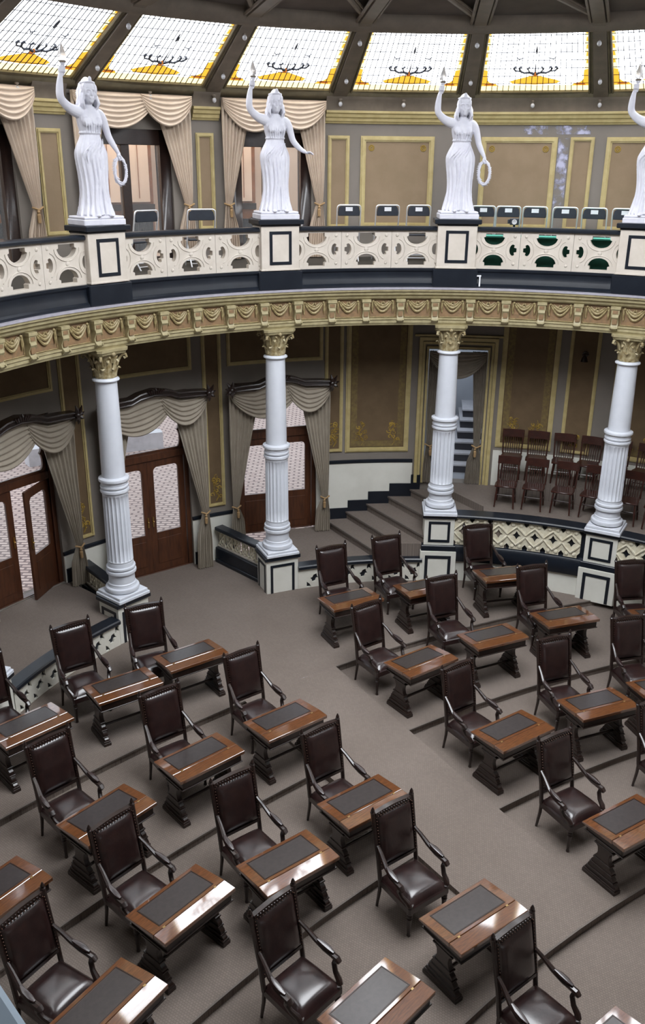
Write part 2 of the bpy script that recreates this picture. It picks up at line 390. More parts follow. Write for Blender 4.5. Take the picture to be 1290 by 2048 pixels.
# ================================================================== GALLERY BALUSTRADE
PIER = [165.8, 139.8, 113.4, 87.0, 61.2, 35.0]
def bal_unit():
    w = .455; z0, z1 = 6.19, 6.83; zc = (z0 + z1) / 2 + .005
    outer = [(-w + 2 * w * i / 8, z0) for i in range(9)] + [(w - 2 * w * i / 8, z1) for i in range(9)]
    top = [(.15, z1 - .035), (.15, z1 - .09), (.185, z1 - .105)] + [(.175 * cos(R(-t)), z1 - .11 + .125 * sin(R(-t))) for t in range(15, 166, 15)] + [(-.185, z1 - .105), (-.15, z1 - .09), (-.15, z1 - .035)]
    bot = [(x, 2 * zc - z) for x, z in top][::-1]
    holes = [top[::-1], bot[::-1]]
    for sx in (-1, 1):
        side = [(sx * .365, zc - .085), (sx * .335, zc - .10)] + [(sx * (.335 - .06 * cos(R(t))), zc + .10 * sin(R(t))) for t in range(-70, 71, 20)] + [(sx * .335, zc + .10), (sx * .365, zc + .085), (sx * .355, zc + .045), (sx * .40, zc + .035), (sx * .40, zc - .035), (sx * .355, zc - .045)]
        holes.append(side)
    m = MB(); m.plate(outer, holes, -.045, .055, rmap(7.04)); g = rmap(7.04)
    rl = MB()
    for sx, sz in ((0, 1), (0, -1)):      # raised bands following the openings
        pts = [g(.235 * cos(R(t)), -.05, zc + sz * (.215 - .175 * sin(R(t)))) for t in range(0, 181, 15)]
        rl.tube(pts, .009, 5)
    for sx in (-1, 1):
        pts = [g(sx * (.345 - .13 * cos(R(t))), -.05, zc + .17 * sin(R(t))) for t in range(-80, 81, 16)]
        rl.tube(pts, .008, 5)
        for sz in (-1, 1):
            rl.ball(g(sx * .36, -.045, zc + sz * .235), .03, 8, 6, (1, .5, 1))
    rl.ball(g(0, -.045, zc), .04, 10, 6, (1, .4, 1))
    return m, rl
pm, prl = bal_unit()
BAYN = ['the far left statue', 'the two left statues', 'the two middle statues', 'the right statues']
blab = ['pierced cream balustrade at the left edge, left of the first statue',
        'pierced cream balustrade between the first and second statue',
        'pierced cream balustrade between the second and third statue',
        'pierced cream balustrade before green cloth, right of the third statue',
        'pierced cream balustrade beyond the rightmost statue']
unit = rel = None
for i in range(5):
    ah, alo = PIER[i], PIER[i + 1]
    root = empty('balustrade', CEN, 0, blab[i], 'balustrade', 'pierced gallery balustrades')
    cp = MB(); cp.arc([(6.95, 6.83), (6.935, 6.845), (6.935, 6.875), (6.955, 6.9), (7.15, 6.9), (7.165, 6.875), (7.165, 6.845), (7.15, 6.83)], ah - 2.95, alo + 2.95)
    cp.build('coping', M['black'], root)['label'] = 'black coping rail'
    mid = (ah + alo) / 2; st = 7.45
    for j in (1, 0, -1):
        if unit is None:
            unit = pm.build('pierced_panel', M['stucco'], root, smooth=20); rel = prl.build('relief', M['stucco'], unit)
            unit.rotation_euler = (0, 0, ring(mid + j * st))
        else:
            u = inst(unit, root); u.rotation_euler = (0, 0, ring(mid + j * st)); inst(rel, u)
    e = MB()
    e.abox(6.995, 7.095, 6.19, 6.83, mid + 1.5 * st - .02, ah - 2.9, 1); e.build('end_block', M['stucco'], root); e = MB()
    e.abox(6.995, 7.095, 6.19, 6.83, alo + 2.9, mid - 1.5 * st + .02, 1)
    e.build('end_block', M['stucco'], root)
# piers
def frame_strips(m, w, z0, z1, t, y, dy=.012, bottom=True):
    m.box(-w, -w + t, y - dy, y + .004, z0, z1); m.box(w - t, w, y - dy, y + .004, z0, z1)
    m.box(-w + t, w - t, y - dy, y + .004, z1 - t, z1)
    if bottom: m.box(-w + t, w - t, y - dy, y + .004, z0, z0 + t)
gp = empty('gallery_pedestal', (0, 0, 0)); parts = []
a = MB(); a.box(-.345, .345, -.22, .22, 6.19, 6.93); a.box(-.36, .36, -.235, .22, 6.19, 6.22); a.build('block', M['stucco'], gp, bevel=.006)
a = MB(); frame_strips(a, .20, 6.29, 6.84, .05, -.22); a.build('inlay_frame', M['black'], gp, smooth=0)['label'] = 'black inlaid rectangle'
a = MB(); a.box(-.155, .155, -.226, -.2, 6.335, 6.795); a.build('inlay_panel', M['stucco'], gp, smooth=0)
a = MB(); a.box(-.36, .36, -.24, .24, 6.92, 6.95); a.box(-.41, .41, -.29, .27, 6.95, 7.03); a.build('cap', M['black'], gp, bevel=.012)
a = MB(); a.box(-.40, .40, -.24, -.1, 5.865, 6.18); a.build('base_block', M['black'], gp, bevel=.015)
plab = ['cream gallery pedestal at the left edge beyond the statues', 'cream gallery pedestal with black rectangle under the first statue from left', 'cream gallery pedestal with black rectangle under the second statue', 'cream gallery pedestal with black rectangle under the third statue', 'cream gallery pedestal with black rectangle under the rightmost statue', 'cream gallery pedestal beyond the right edge']
for i, a_ in enumerate(PIER[:5]):
    p = onring(a_, 7.1)
    if i == 0: g = gp; g.location = p; g.rotation_euler = (0, 0, ring(a_))
    else: g = copy_tree(gp, p, ring(a_))
    tag(g, plab[i], 'pedestal', 'gallery pedestals')
# ================================================================== LOWER PEDESTALS AND COLUMNS
def ped_low():
    g = empty('column_pedestal')
    a = MB(); a.box(-.33, .33, -.27, .27, -.02, .70); a.build('block', M['white'], g, bevel=.005)
    a = MB(); frame_strips(a, .25, .0, .60, .05, -.27, bottom=False)
    a.x = Matrix.Rotation(pi / 2, 4, 'Z'); frame_strips(a, .20, .0, .60, .05, -.33, bottom=False)
    a.x = Matrix.Rotation(-pi / 2, 4, 'Z'); frame_strips(a, .20, .0, .60, .05, -.33, bottom=False)
    a.build('inlay_frame', M['black'], g, smooth=0)['label'] = 'black inlaid frame'
    a = MB(); a.box(-.37, .37, -.31, .31, .70, .78); a.build('cap', M['black'], g, bevel=.01)
    return g
def ped_high():
    g = empty('column_pedestal')
    a = MB(); a.box(-.36, .36, -.30, .27, -.02, .66); a.build('lower_block', M['white'], g, bevel=.005)
    a = MB(); frame_strips(a, .26, .0, .57, .06, -.30, bottom=False); a.build('lower_inlay_frame', M['black'], g, smooth=0)['label'] = 'black inlaid frame'
    a = MB(); a.box(-.345, .345, -.285, .27, .66, .78); a.build('middle_band', M['black'], g, bevel=.01)
    a = MB(); a.box(-.30, .30, -.25, .25, .78, 1.36); a.build('upper_block', M['white'], g, bevel=.005)
    a = MB(); frame_strips(a, .215, .85, 1.29, .05, -.25); a.build('upper_inlay_frame', M['black'], g, smooth=0)['label'] = 'black inlaid frame'
    a = MB(); a.box(-.34, .34, -.29, .29, 1.36, 1.43); a.build('cap', M['black'], g, bevel=.01)
    return g
def flute(r, z, t): return 1 - .07 * abs(sin(t * 10)) ** .7 if True else 1
def leaf(m, ang, r0, z0, h, w, out):
    ca, sa = cos(ang), sin(ang); rows = []
    for i in range(8):
        t = i / 7; rr = r0 + out * t ** 2.2; zz = z0 + h * (t if t < .86 else .86 - (t - .86) * .9)
        ww = w * (sin(pi * min(1, .25 + t * .72)) ** .6) * (1 + .16 * (i % 2)); rows.append((rr, zz, ww))
    vs = []; fs = []
    for rr, zz, ww in rows:
        for u, dr in ((-1, -.006), (-.5, .006), (0, .016), (.5, .006), (1, -.006)):
            x, y = rr + dr, u * ww; vs.append((x * ca - y * sa, x * sa + y * ca, zz))
    n = 5
    for i in range(7):
        for j in range(4): fs.append((i * n + j, i * n + j + 1, (i + 1) * n + j + 1, (i + 1) * n + j))
    o = len(vs); bk_ = []
    for rr, zz, ww in rows:
        for u in (-1, -.5, 0, .5, 1):
            x, y = rr - .014, u * ww * .95; bk_.append((x * ca - y * sa, x * sa + y * ca, zz - .004))
    vs += bk_; fs += [tuple(k + o for k in reversed(q)) for q in fs]
    for i in range(7):
        fs.append((i * n, (i + 1) * n, (i + 1) * n + o, i * n + o)); fs.append((i * n + 4, i * n + 4 + o, (i + 1) * n + 4 + o, (i + 1) * n + 4))
    fs.append(tuple(range(7 * n, 7 * n + 5)) + tuple(range(7 * n + 4 + o, 7 * n - 1 + o, -1)))
    m.add(vs, fs)
def column(base, p):
    """p: heights above base of plinth top, drum top, ring zone, flutes top, collar top"""
    g = empty('column'); top = 4.68 - base
    pz, dz, r1, f0, f1, c1 = p
    a = MB(); a.box(-.335, .335, -.335, .335, 0, pz * .55); a.box(-.31, .31, -.31, .31, pz * .55, pz); a.build('plinth', M['column'], g, bevel=.01)
    def torus(z, r, h): return [(r - h * .5, z - h * .5), (r - h * .1, z - h * .35), (r, z), (r - h * .1, z + h * .35), (r - h * .5, z + h * .5)]
    a = MB(); a.lathe([(.29, pz)] + torus(pz + .05, .30, .10) + [(.25, pz + .11), (.235, pz + .14), (.245, pz + .15), (.228, pz + .17), (.225, dz)] + torus(dz + .05, .265, .08) + [(.225, dz + .095)] + torus(dz + .13, .255, .06) + [(.225, f0 - .02), (.222, f0)], 40)
    a.build('base', M['column'], g)
    a = MB(); a.lathe([(.213, f0), (.222, f0 + .012), (.222, f0 + .03)], 120)
    a.lathe([(.222, f0 + .03), (.222, f0 + .05)] + [(.222 - .006 * i / 6, f0 + .05 + (f1 - f0 - .1) * i / 6) for i in range(7)] + [(.216, f1 - .03), (.216, f1)], 120, mod=lambda r, z, t: (1 - .10 * abs(sin(t * 10)) ** .6) if f0 + .045 < z < f1 - .045 else 1)
    a.build('fluted_drum', M['column'], g, smooth=50)
    a = MB(); h = c1 - f1
    a.lathe([(.215, f1)] + torus(f1 + h * .16, .245, h * .25) + [(.22, f1 + h * .3)] + torus(f1 + h * .42, .24, h * .18) + [(.225, f1 + h * .53), (.225, f1 + h * .72)] + torus(f1 + h * .84, .262, h * .24) + [(.20, c1)], 40); a.build('collar', M['column'], g)
    a = MB(); a.lathe([(.197, c1), (.195, c1 + .3), (.178, top - .15), (.175, top - .07), (.18, top - .065), (.215, top - .05), (.222, top - .035), (.215, top - .018), (.19, top - .01), (.18, top)], 40); a.build('shaft', M['column'], g)
    c = MB(); c.lathe([(.165, top), (.165, top + .12), (.18, top + .25), (.215, top + .36), (.24, top + .40)], 24)
    for k in range(8): leaf(c, 2 * pi * k / 8, .168, top + .005, .20, .062, .075)
    for k in range(8): leaf(c, 2 * pi * (k + .5) / 8, .172, top + .03, .33, .058, .085)
    for k in range(4):
        t = pi / 4 + k * pi / 2; q = Matrix.Rotation(t, 4, 'Z'); c.x = q
        c.tube([(.20, 0, top + .20), (.24, 0, top + .31), (.30, 0, top + .375), (.345, 0, top + .37), (.355, 0, top + .33), (.325, 0, top + .31), (.31, 0, top + .335)], [.018, .022, .024, .024, .022, .018, .014], 7); c.x = None
        q = Matrix.Rotation(k * pi / 2, 4, 'Z'); c.x = q; c.ball((.255, 0, top + .40), .035, 8, 6)
        for s_ in (-1, 1): c.tube([(.20, s_ * .02, top + .25), (.235, s_ * .05, top + .34), (.25, s_ * .075, top + .36), (.25, s_ * .06, top + .335)], [.012, .014, .014, .01], 5)
        c.x = None
    c.build('capital', M['capital'], g)
    ab = MB(); pts = []
    for k in range(4):
        t = pi / 4 + k * pi / 2; t2 = t + pi / 2
        p0 = Vector((.385 * cos(t + .1), .385 * sin(t + .1))); p1 = Vector((.385 * cos(t2 - .1), .385 * sin(t2 - .1)))
        for i in range(7):
            u = i / 6; q = p0.lerp(p1, u); q *= 1 - .07 * sin(pi * u); pts.append(q)
    ab.loft([[(q.x * s_, q.y * s_, z) for q in pts] for s_, z in ((.90, top + .40), (.93, top + .43), (.99, top + .445), (1.0, top + .485), (.96, top + .49))])
    ab.build('abacus', M['cream'], g)
    return g
pA, pB = ped_low(), ped_high()
cA = column(.78, (.11, .43, 0, .66, 1.93, 2.22)); cB = column(1.43, (.13, .40, 0, .60, 1.72, 1.97))
clab = ['white fluted column standing at the left edge, mostly out of view', 'white fluted column, leftmost one fully in view, left of the aisle', 'white fluted column right of the aisle, beside the third curtained door', 'white fluted column at the stage corner, before the curtained doorway', 'white fluted column at right, before the rows of wooden chairs']
qlab = ['white black-framed pedestal at the left edge', 'white black-framed pedestal under the left column', 'white black-framed pedestal under the column beside the aisle', 'tall two-tier black-framed pedestal under the stage corner column', 'tall two-tier black-framed pedestal under the right column']
done = {}
for i, a_ in enumerate(PIER[:5]):
    hi = i >= 3; P, K, bz = (pB, cB, 1.43) if hi else (pA, cA, .78)
    lp_, lc_ = onring(a_, 7.2), onring(a_, 7.2, bz)
    if hi not in done:
        done[hi] = 1; gpd, gc = P, K
        for q, l in ((P, lp_), (K, lc_)): q.location = l; q.rotation_euler = (0, 0, ring(a_))
    else: gpd, gc = copy_tree(P, lp_, ring(a_)), copy_tree(K, lc_, ring(a_))
    tag(gpd, qlab[i], 'pedestal', 'column pedestals'); tag(gc, clab[i], 'column', 'ring of white columns')

# ================================================================== PLATFORMS, STAGE, STAIR
def latt_unit(w, z0, z1):
    zc = (z0 + z1) / 2; h = (z1 - z0) / 2
    n = .30 * w; d = .26 * h * 1.3
    outer = [(-w / 2, z0), (-w / 2, z0)]
    outer = [(-w / 2 + n * .45, z0), (-n * 1.2, z0), (0, z0), (n * 1.2, z0), (w / 2 - n * .45, z0), (w / 2 - n * .5, z0 + d * .5), (w / 2, z0 + d * 1.15), (w / 2, zc), (w / 2, z1 - d * 1.15), (w / 2 - n * .5, z1 - d * .5), (w / 2 - n * .45, z1), (0, z1), (-w / 2 + n * .45, z1), (-w / 2 + n * .5, z1 - d * .5), (-w / 2, z1 - d * 1.15), (-w / 2, zc), (-w / 2, z0 + d * 1.15), (-w / 2 + n * .5, z0 + d * .5)]
    hole = [(0, zc - d), (n * .35, zc - d * .35), (n * .85, zc), (n * .35, zc + d * .35), (0, zc + d), (-n * .35, zc + d * .35), (-n * .85, zc), (-n * .35, zc - d * .35)]
    return outer, hole
stage = empty('stage_platform', CEN, 0, 'raised stage with carpet, black coping and pierced scroll front', 'stage')
def sec(m, r0, r1, z0, z1, a0, a1): m.abox(r0, r1, z0, z1, a0, a1)
# stair run: polygon clipping in plan
DX, DY = .862, .506
def clip(poly, keep):
    out = []
    for i in range(len(poly)):
        a, b = poly[i - 1], poly[i]; fa, fb = keep(a), keep(b)
        if (fa >= 0) != (fb >= 0):
            t = fa / (fa - fb); out.append((a[0] + (b[0] - a[0]) * t, a[1] + (b[1] - a[1]) * t))
        if fb >= 0: out.append(b)
    return out
def annulus(r0, r1, a0, a1, step=1):
    n = int((a1 - a0) / step)
    return [(r1 * cos(R(a0 + (a1 - a0) * i / n)), r1 * sin(R(a0 + (a1 - a0) * i / n))) for i in range(n + 1)] + [(r0 * cos(R(a1 - (a1 - a0) * i / n)), r0 * sin(R(a1 - (a1 - a0) * i / n))) for i in range(n + 1)]
def prism(m, poly, z0, z1):
    pts = [Vector(p) for p in poly]; n = len(poly)
    V, _, F, _, _, _ = delaunay_2d_cdt(pts, [(i, (i + 1) % n) for i in range(n)], [], 1, 1e-6)
    k = len(V); m.add([(p[0], p[1], z) for z in (z0, z1) for p in V], [tuple(f_) for f_ in F] + [tuple(i + k for i in f_) for f_ in F])
    es = {}
    for f_ in F:
        for i in range(len(f_)): es[(f_[i], f_[(i + 1) % len(f_)])] = 1
    o = len(m.v) - 2 * k
    for a, b in es:
        if (b, a) not in es: m.f.append((a + o, b + o, b + o + k, a + o + k))
NO = [2.774 + .425 * i for i in range(6)]         # noses, last one is the stage edge
dist = lambda p: p[0] * DX + p[1] * DY
reg = annulus(7.02, 8.93, 76, 113)
a = MB(); sec(a, 7.05, 8.93, 0, 1.43, A0, 80); rest = clip(annulus(7.05, 8.93, 80, 100), lambda p: dist(p) - NO[5]); prism(a, rest, 0, 1.43)
a.build('deck', M['carpet'], stage, smooth=0)['label'] = 'grey carpeted deck'
a = MB(); sec(a, 8.25, 8.93, 1.43, 1.80, A0, 78.3); a.build('rear_riser', M['carpet'], stage, smooth=0)['label'] = 'higher carpeted step at the back'
a = MB(); sec(a, 7.0, 7.06, -.05, .46, A0, 84.8); a.build('plinth_board', M['white'], stage, smooth=0)['label'] = 'white plinth board'
a = MB(); a.arc([(6.95, .44), (6.93, .47), (6.93, .72), (6.97, .78), (7.06, .80), (7.06, .44)], A0, 84.8); a.build('band', M['black'], stage)['label'] = 'black band'
a = MB(); sec(a, 7.046, 7.06, .78, 1.40, A0, 84.8); a.build('backing', M['black'], stage, smooth=0)
a = MB(); a.arc([(6.93, 1.385), (6.91, 1.40), (6.91, 1.43), (6.93, 1.45), (7.25, 1.45), (7.25, 1.385)], A0, 84.8); a.build('coping', M['black'], stage)['label'] = 'black coping'
M['stucco_s'] = mat('cream_scroll', (.78, .74, .60), .5, (.66, .60, .45), 12)
ow, oh = latt_unit(.352, .80, 1.385); g7 = rmap(6.98)
lm = MB(); lm.plate(ow, [oh], 0, .05, g7)
for sx in (-1, 1):
    for sz in (-1, 1):
        lm.ball(g7(sx * .075, -.0, 1.0925 + sz * .225), .045, 8, 6, (1, .6, 1)); lm.tube([g7(sx * .17, -.0, 1.0925 + sz * .02), g7(sx * .10, -.012, 1.0925 + sz * .10), g7(0.0, -.012, 1.0925 + sz * .19)], .02, 5)
l0 = lm.build('scroll_panel', M['stucco_s'], stage, smooth=25); l0['label'] = 'cream pierced scroll unit'
ST = math.degrees(.352 / 6.98); first = True
for a_s, a_e in ((84.6, 63.5), (58.8, 40)):
    a_ = a_s - ST / 2
    while a_ > a_e:
        q = l0 if first else inst(l0, stage); first = False; q.rotation_euler = (0, 0, ring(a_)); a_ -= ST
M['stucco_w'] = mat('white_lattice', (.78, .76, .68), .55, (.70, .68, .60), 5)
# low platforms
def low_platform(name, label, a0, a1, fa0, fa1):
    p = empty(name, CEN, 0, label, 'platform')
    a = MB(); sec(a, 7.02, 8.93, -.05, .45, a0, a1)
    a.build('deck', M['carpet'], p, smooth=0)['label'] = 'grey carpeted deck'
    a = MB(); sec(a, 6.965, 7.0, -.05, .42, fa0, fa1); a.build('backing', M['black'], p, smooth=0)
    a = MB(); a.arc([(6.90, .41), (6.88, .43), (6.88, .48), (6.90, .50), (7.12, .50), (7.12, .41)], fa0, fa1); a.build('coping', M['black'], p)['label'] = 'black coping'
    wd = .34; hm = MB(); zz0, zz1 = .0, .41; zc = .2; f_ = rmap(6.93)
    outer = [(-wd / 2, zz0), (0, zz0), (wd / 2, zz0), (wd / 2, zz1), (0, zz1), (-wd / 2, zz1)]
    h1 = [(-.045, zc - .09), (.02, zc - .075), (.04, zc - .02), (.09, zc - .005), (.055, zc + .035), (.045, zc + .09), (-.02, zc + .065), (-.04, zc + .02), (-.09, zc + .0), (-.055, zc - .035)]
    h2 = [(wd / 2 - .085, zz1 - .015), (wd / 2 - .01, zz1 - .015), (wd / 2 - .03, zz1 - .06), (wd / 2 - .005, zz1 - .13), (wd / 2 - .06, zz1 - .10), (wd / 2 - .10, zz1 - .14), (wd / 2 - .10, zz1 - .07)]
    h3 = [(-wd / 2 + .01, zz0 + .015), (-wd / 2 + .10, zz0 + .015), (-wd / 2 + .07, zz0 + .08), (-wd / 2 + .01, zz0 + .13)]
    hm.plate(outer, [h1, h2, h3], 0, .035, f_)
    st = math.degrees(wd / 6.93); n = int((fa1 - fa0) / st); u0 = None
    for i in range(n):
        if u0 is None: u0 = hm.build('cutout_panel', M['stucco_w'], p, smooth=0); u = u0
        else: u = inst(u0, p)
        u.rotation_euler = (0, 0, ring(fa0 + st * (i + .5)))
    r_ = fa1 - fa0 - n * st
    if r_ > .1: a = MB(); sec(a, 6.93, 6.965, 0, .41, fa1 - r_, fa1); a.build('end_panel', M['stucco_w'], p, smooth=0)
    return p
low_platform('left_platform', 'low carpeted platform with white cut-out front at the far left', 139.5, 172, 142.6, 163.0)
prp = empty('right_platform', CEN, 0, 'low carpeted landing with white cut-out front right of the aisle', 'platform')
bpy.data.objects.remove(prp)
rp = low_platform('landing_platform', 'low carpeted landing with white cut-out front right of the aisle', 89.4, 111, 89.6, 110.7)
stair = empty('staircase', CEN, 0, 'grey carpeted staircase rising from landing to stage behind the columns', 'stairs')
rz_ = (1.43 - .45) / 6
for i in range(5):
    z1 = .45 + rz_ * (i + 1)
    poly = clip(clip(reg, lambda p: dist(p) - NO[i]), lambda p: NO[i + 1] + .01 - dist(p))
    if len(poly) > 2:
        m = MB(); prism(m, poly, .45, z1); o = m.build('step', M['carpet'], stair, smooth=0)
        m = MB(); e = clip(clip(reg, lambda p: dist(p) - NO[i] + .025), lambda p: NO[i] + .004 - dist(p)); prism(m, e, z1 - .035, z1 + .002); m.build('nosing', M['nosing'], o, smooth=0)
# black stepped skirting on the wall by the stair
sk = MB(); g89 = rmap(8.9); aa = [102.6, 99.2, 96.3, 93.3, 90.3, 89.0]; tops = [.86, 1.03, 1.22, 1.40, 1.60]
for i in range(5): sk.abox(8.90, 8.955, .45, tops[i], aa[i + 1], aa[i], .5)
tag(sk.build('baseboard_back', M['black'], smooth=0, loc=CEN), kind='structure')
# dado and rails
def dado(a0, a1, z0, z1, par):
    m = MB(); m.abox(8.925, 8.96, z0, z1, a0, a1); m.build('dado', M['white'], par, smooth=0)['label'] = 'white dado'
    m = MB(); m.arc([(8.915, z1), (8.90, z1 + .02), (8.90, z1 + .06), (8.92, z1 + .075), (8.96, z1 + .075), (8.96, z1)], a0, a1); m.build('dado_rail', M['black'], par)['label'] = 'black dado rail'
for c, d in ((145.6 - DH, 127.2 + DH), (127.2 - DH, 109.4 + DH)): dado(d, c, -.02, 1.0, wl)
dado(151.3, 176, .4, 1.0, wl)
dado(102.6, 103.7, .45, 1.88, wl); dado(90.2, 102.6, .45, 1.88, wl)
m = MB(); m.abox(8.925, 8.96, 1.43, 2.22, A0, 79.2); m.build('dado', M['white'], wl, smooth=0)['label'] = 'white dado'
for c in DOORS[:]:
    for sg in (-1, 1):
        m = MB(); e = c + sg * (DH + .1); z0 = .45 if c > 140 or (c < 110 and sg < 0) else 0
        m.abox(8.90, 8.95, z0, z0 + .28, min(e, e + sg * 2.0), max(e, e + sg * 2.0)); m.build('skirting', M['black'], wl, smooth=0)
# wall panels
def wpanel(par, a0, a1, z0, z1, t=.075, R0=8.95, field=True, corner=0):
    da = math.degrees(t / R0)
    m = MB()
    for k, (tt, yy) in enumerate(((t, .025), (t * .45, .045))):
        d2 = math.degrees(tt / R0)
        off = (t - tt) / 2; do = math.degrees(off / R0)
        m.abox(R0 - yy, R0 + .01, z0 + off, z1 - off, a0 + do, a0 + do + d2, .8); m.abox(R0 - yy, R0 + .01, z0 + off, z1 - off, a1 - do - d2, a1 - do, .8)
        m.abox(R0 - yy, R0 + .01, z1 - off - tt, z1 - off, a0 + do + d2, a1 - do - d2); m.abox(R0 - yy, R0 + .01, z0 + off, z0 + off + tt, a0 + do + d2, a1 - do - d2)
    fo = m.build('wall_panel', M['gold'], par, smooth=0); fo['label'] = 'yellow framed wall panel'
    m = MB(); m.abox(R0 - .008, R0 + .01, z0 + t, z1 - t, a0 + da, a1 - da); m.build('panel_field', M['field_lit' if par is wu else 'field'], fo, smooth=0)['label'] = 'brown painted field'
    if corner:
        s = MB(); g = rmap(R0); mid = (a0 + a1) / 2; hw = R(a1 - a0) * R0 / 2 - t
        random.seed(int(a0 * 7) + int(z0 * 13))
        th = .13
        sd = MB()
        for (s0, s1, za, zb) in ((-hw + .02, -hw + .02 + th, z0 + t + .02, z1 - t - .02), (hw - .02 - th, hw - .02, z0 + t + .02, z1 - t - .02), (-hw + .02, hw - .02, z0 + t + .02, z0 + t + .02 + th)):
            if hw > .35: rbox(sd, s0, s1, -.012, .0, za, zb, R0)
        cs = [(-hw * .0, 1)] if hw < .35 else [(-hw + .25, 1), (hw - .25, 1)]
        for cx_, _ in cs:
            for i in range(16):
                t_ = random.uniform(.1, 1.0); ph = random.uniform(0, 6.28); r0_ = random.uniform(.03, .07)
                bx_ = cx_ + random.uniform(-.1, .1) * (1.4 if hw > .35 else 1) * (1.1 - t_ * .6); bz = z0 + t + .06 + t_ * corner
                s.tube([g(bx_ + r0_ * (1 - j / 9) * cos(ph + j * .8), -.010, bz + r0_ * (1 - j / 9) * sin(ph + j * .8)) for j in range(8)], [.011] * 8, 4, .5)
            s.tube([g(cx_ + .05 * sin(j * 1.1), -.010, z0 + t + .05 + corner * j / 8) for j in range(9)], [.02 - .0015 * j for j in range(9)], 5, .5)
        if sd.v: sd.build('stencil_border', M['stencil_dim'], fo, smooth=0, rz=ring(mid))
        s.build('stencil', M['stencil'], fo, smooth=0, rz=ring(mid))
    return fo
for a0, a1, z0, corner in ((135.4, 138.2, 1.22, .55), (116.7, 119.3, 1.22, .55), (100.1, 102.6, 2.15, .5)): wpanel(wl, a0, a1, z0, 5.1, .07, corner=corner)
for a0, a1, z0 in ((90.9, 99.7, 2.13), (71.6, 79.0, 2.3), (57.0, 64.5, 2.3), (43, 50, 2.3)): wpanel(wl, a0, a1, z0, 5.12, .10, corner=.5)
for a0, a1 in ((66.6, 70.4), (52, 55)): wpanel(wl, a0, a1, 2.3, 5.12, .07, corner=.3)
for c in (145.6, 127.2, 109.4):        # plain fields over the doors
    wpanel(wl, c - 6.5, c + 6.5, 4.15, 5.12, .07)
# upper wall panels and cornice
for a0, a1 in ((135.1, 137.9), (116.7, 118.9), (99.8, 102.5), (70.2, 73.0), (54, 57)): wpanel(wu, a0, a1, 6.75, 8.42, .07)
for a0, a1 in ((89.3, 98.4), (74.5, 83.6), (59.4, 68.8), (43, 52)):
    po = wpanel(wu, a0, a1, 6.75, 8.42, .10)
    s = MB(); g = rmap(8.94); hw = R(a1 - a0) * 8.95 / 2 - .1
    for sx in (-1, 1):
        for rr in (.05, .025): s.tube([g(sx * (hw - .11) + rr * cos(R(30 * i)), -.004, 8.21 + rr * sin(R(30 * i))) for i in range(13)], .008, 4)
    so = s.build('rosette', M['stencil'], po, smooth=0); so.rotation_euler = (0, 0, ring((a0 + a1) / 2))
def stain_mat():
    m, t, b = nt('bare_plaster_stain'); b.inputs['Roughness'].default_value = .8; b.inputs['Base Color'].default_value = (.50, .50, .66, 1)
    n = noise(t, 5, 5); tr = t.nodes.new('ShaderNodeBsdfTransparent'); mx = t.nodes.new('ShaderNodeMixShader')
    t.links.new(ramp(t, n, [(.44, (0, 0, 0)), (.60, (1, 1, 1))]), mx.inputs[0])
    t.links.new(tr.outputs[0], mx.inputs[1]); t.links.new(b.outputs[0], mx.inputs[2]); t.links.new(mx.outputs[0], t.nodes['Material Output'].inputs[0]); return m
M['stain'] = stain_mat()
m = MB(); m.abox(8.943, 8.951, 8.47, 8.62, 70.8, 78.6); m.build('plaster_stain', M['stain'], wu, smooth=0)['label'] = 'pale blue-white bare plaster stain'
m = MB(); m.abox(8.943, 8.951, 7.0, 8.40, 73.15, 74.4); m.build('plaster_stain', M['stain'], wu, smooth=0)['label'] = 'pale blue-white bare plaster stain'
def cornice(a0, a1):
    m = MB(); m.arc([(8.96, 8.63), (8.92, 8.63), (8.91, 8.66), (8.88, 8.67), (8.87, 8.72), (8.84, 8.74), (8.83, 8.79), (8.80, 8.81), (8.80, 8.85), (8.96, 8.85)], a0, a1)
    m.build('cornice', M['gold'], wu)['label'] = 'yellow moulded cornice'
    m = MB(); m.arc([(8.96, 8.85), (8.86, 8.85), (8.85, 8.95), (8.80, 9.03), (8.78, 9.06), (8.76, 9.13), (8.96, 9.13)], a0, a1); m.build('cove', M['rib'], wu)['label'] = 'dark grey cove'
for a0, a1 in ((A0, 102.9), (116.0, 119.3), (134.4, 138.4), (152.9, A1)): cornice(a0, a1)
# ================================================================== SKYLIGHT RING
SB = 360 / 23; S0 = 101.3
RB, ZB, RT, ZT = 8.86, 9.14, 7.0, 10.06
def skp(r):  # point on the sloping skylight plane at 'radius' r
    return ZB + (ZT - ZB) * (RB - r) / (RB - RT)
def qd(a_h, r): return (r * cos(R(90 + a_h)), r * sin(R(90 + a_h)))
hb = SB / 2 - 1.15; NRM = Vector((0, -(ZT - ZB), -(RB - RT))).normalized()
def bay_pt(u, v, off=0):
    """u -1..1 across, v 0..1 from foot to head of a bay at 90 degrees; off = distance into the room"""
    r = RB + (RT - RB) * v; x0 = RB * sin(R(hb)); x1 = RT * sin(R(hb))
    y0 = RB * cos(R(hb)); y1 = RT * cos(R(hb))
    p = Vector((u * (x0 + (x1 - x0) * v), y0 + (y1 - y0) * v, ZB + (ZT - ZB) * v))
    return p + NRM * off
def strip(m, u0, u1, v0, v1, off0, off1):
    P = [(u0, v0), (u1, v0), (u1, v1), (u0, v1)]
    m.add([bay_pt(u, v, off0) for u, v in P] + [bay_pt(u, v, off1) for u, v in P], [(0, 3, 2, 1), (4, 5, 6, 7), (0, 1, 5, 4), (1, 2, 6, 5), (2, 3, 7, 6), (3, 0, 4, 7)])
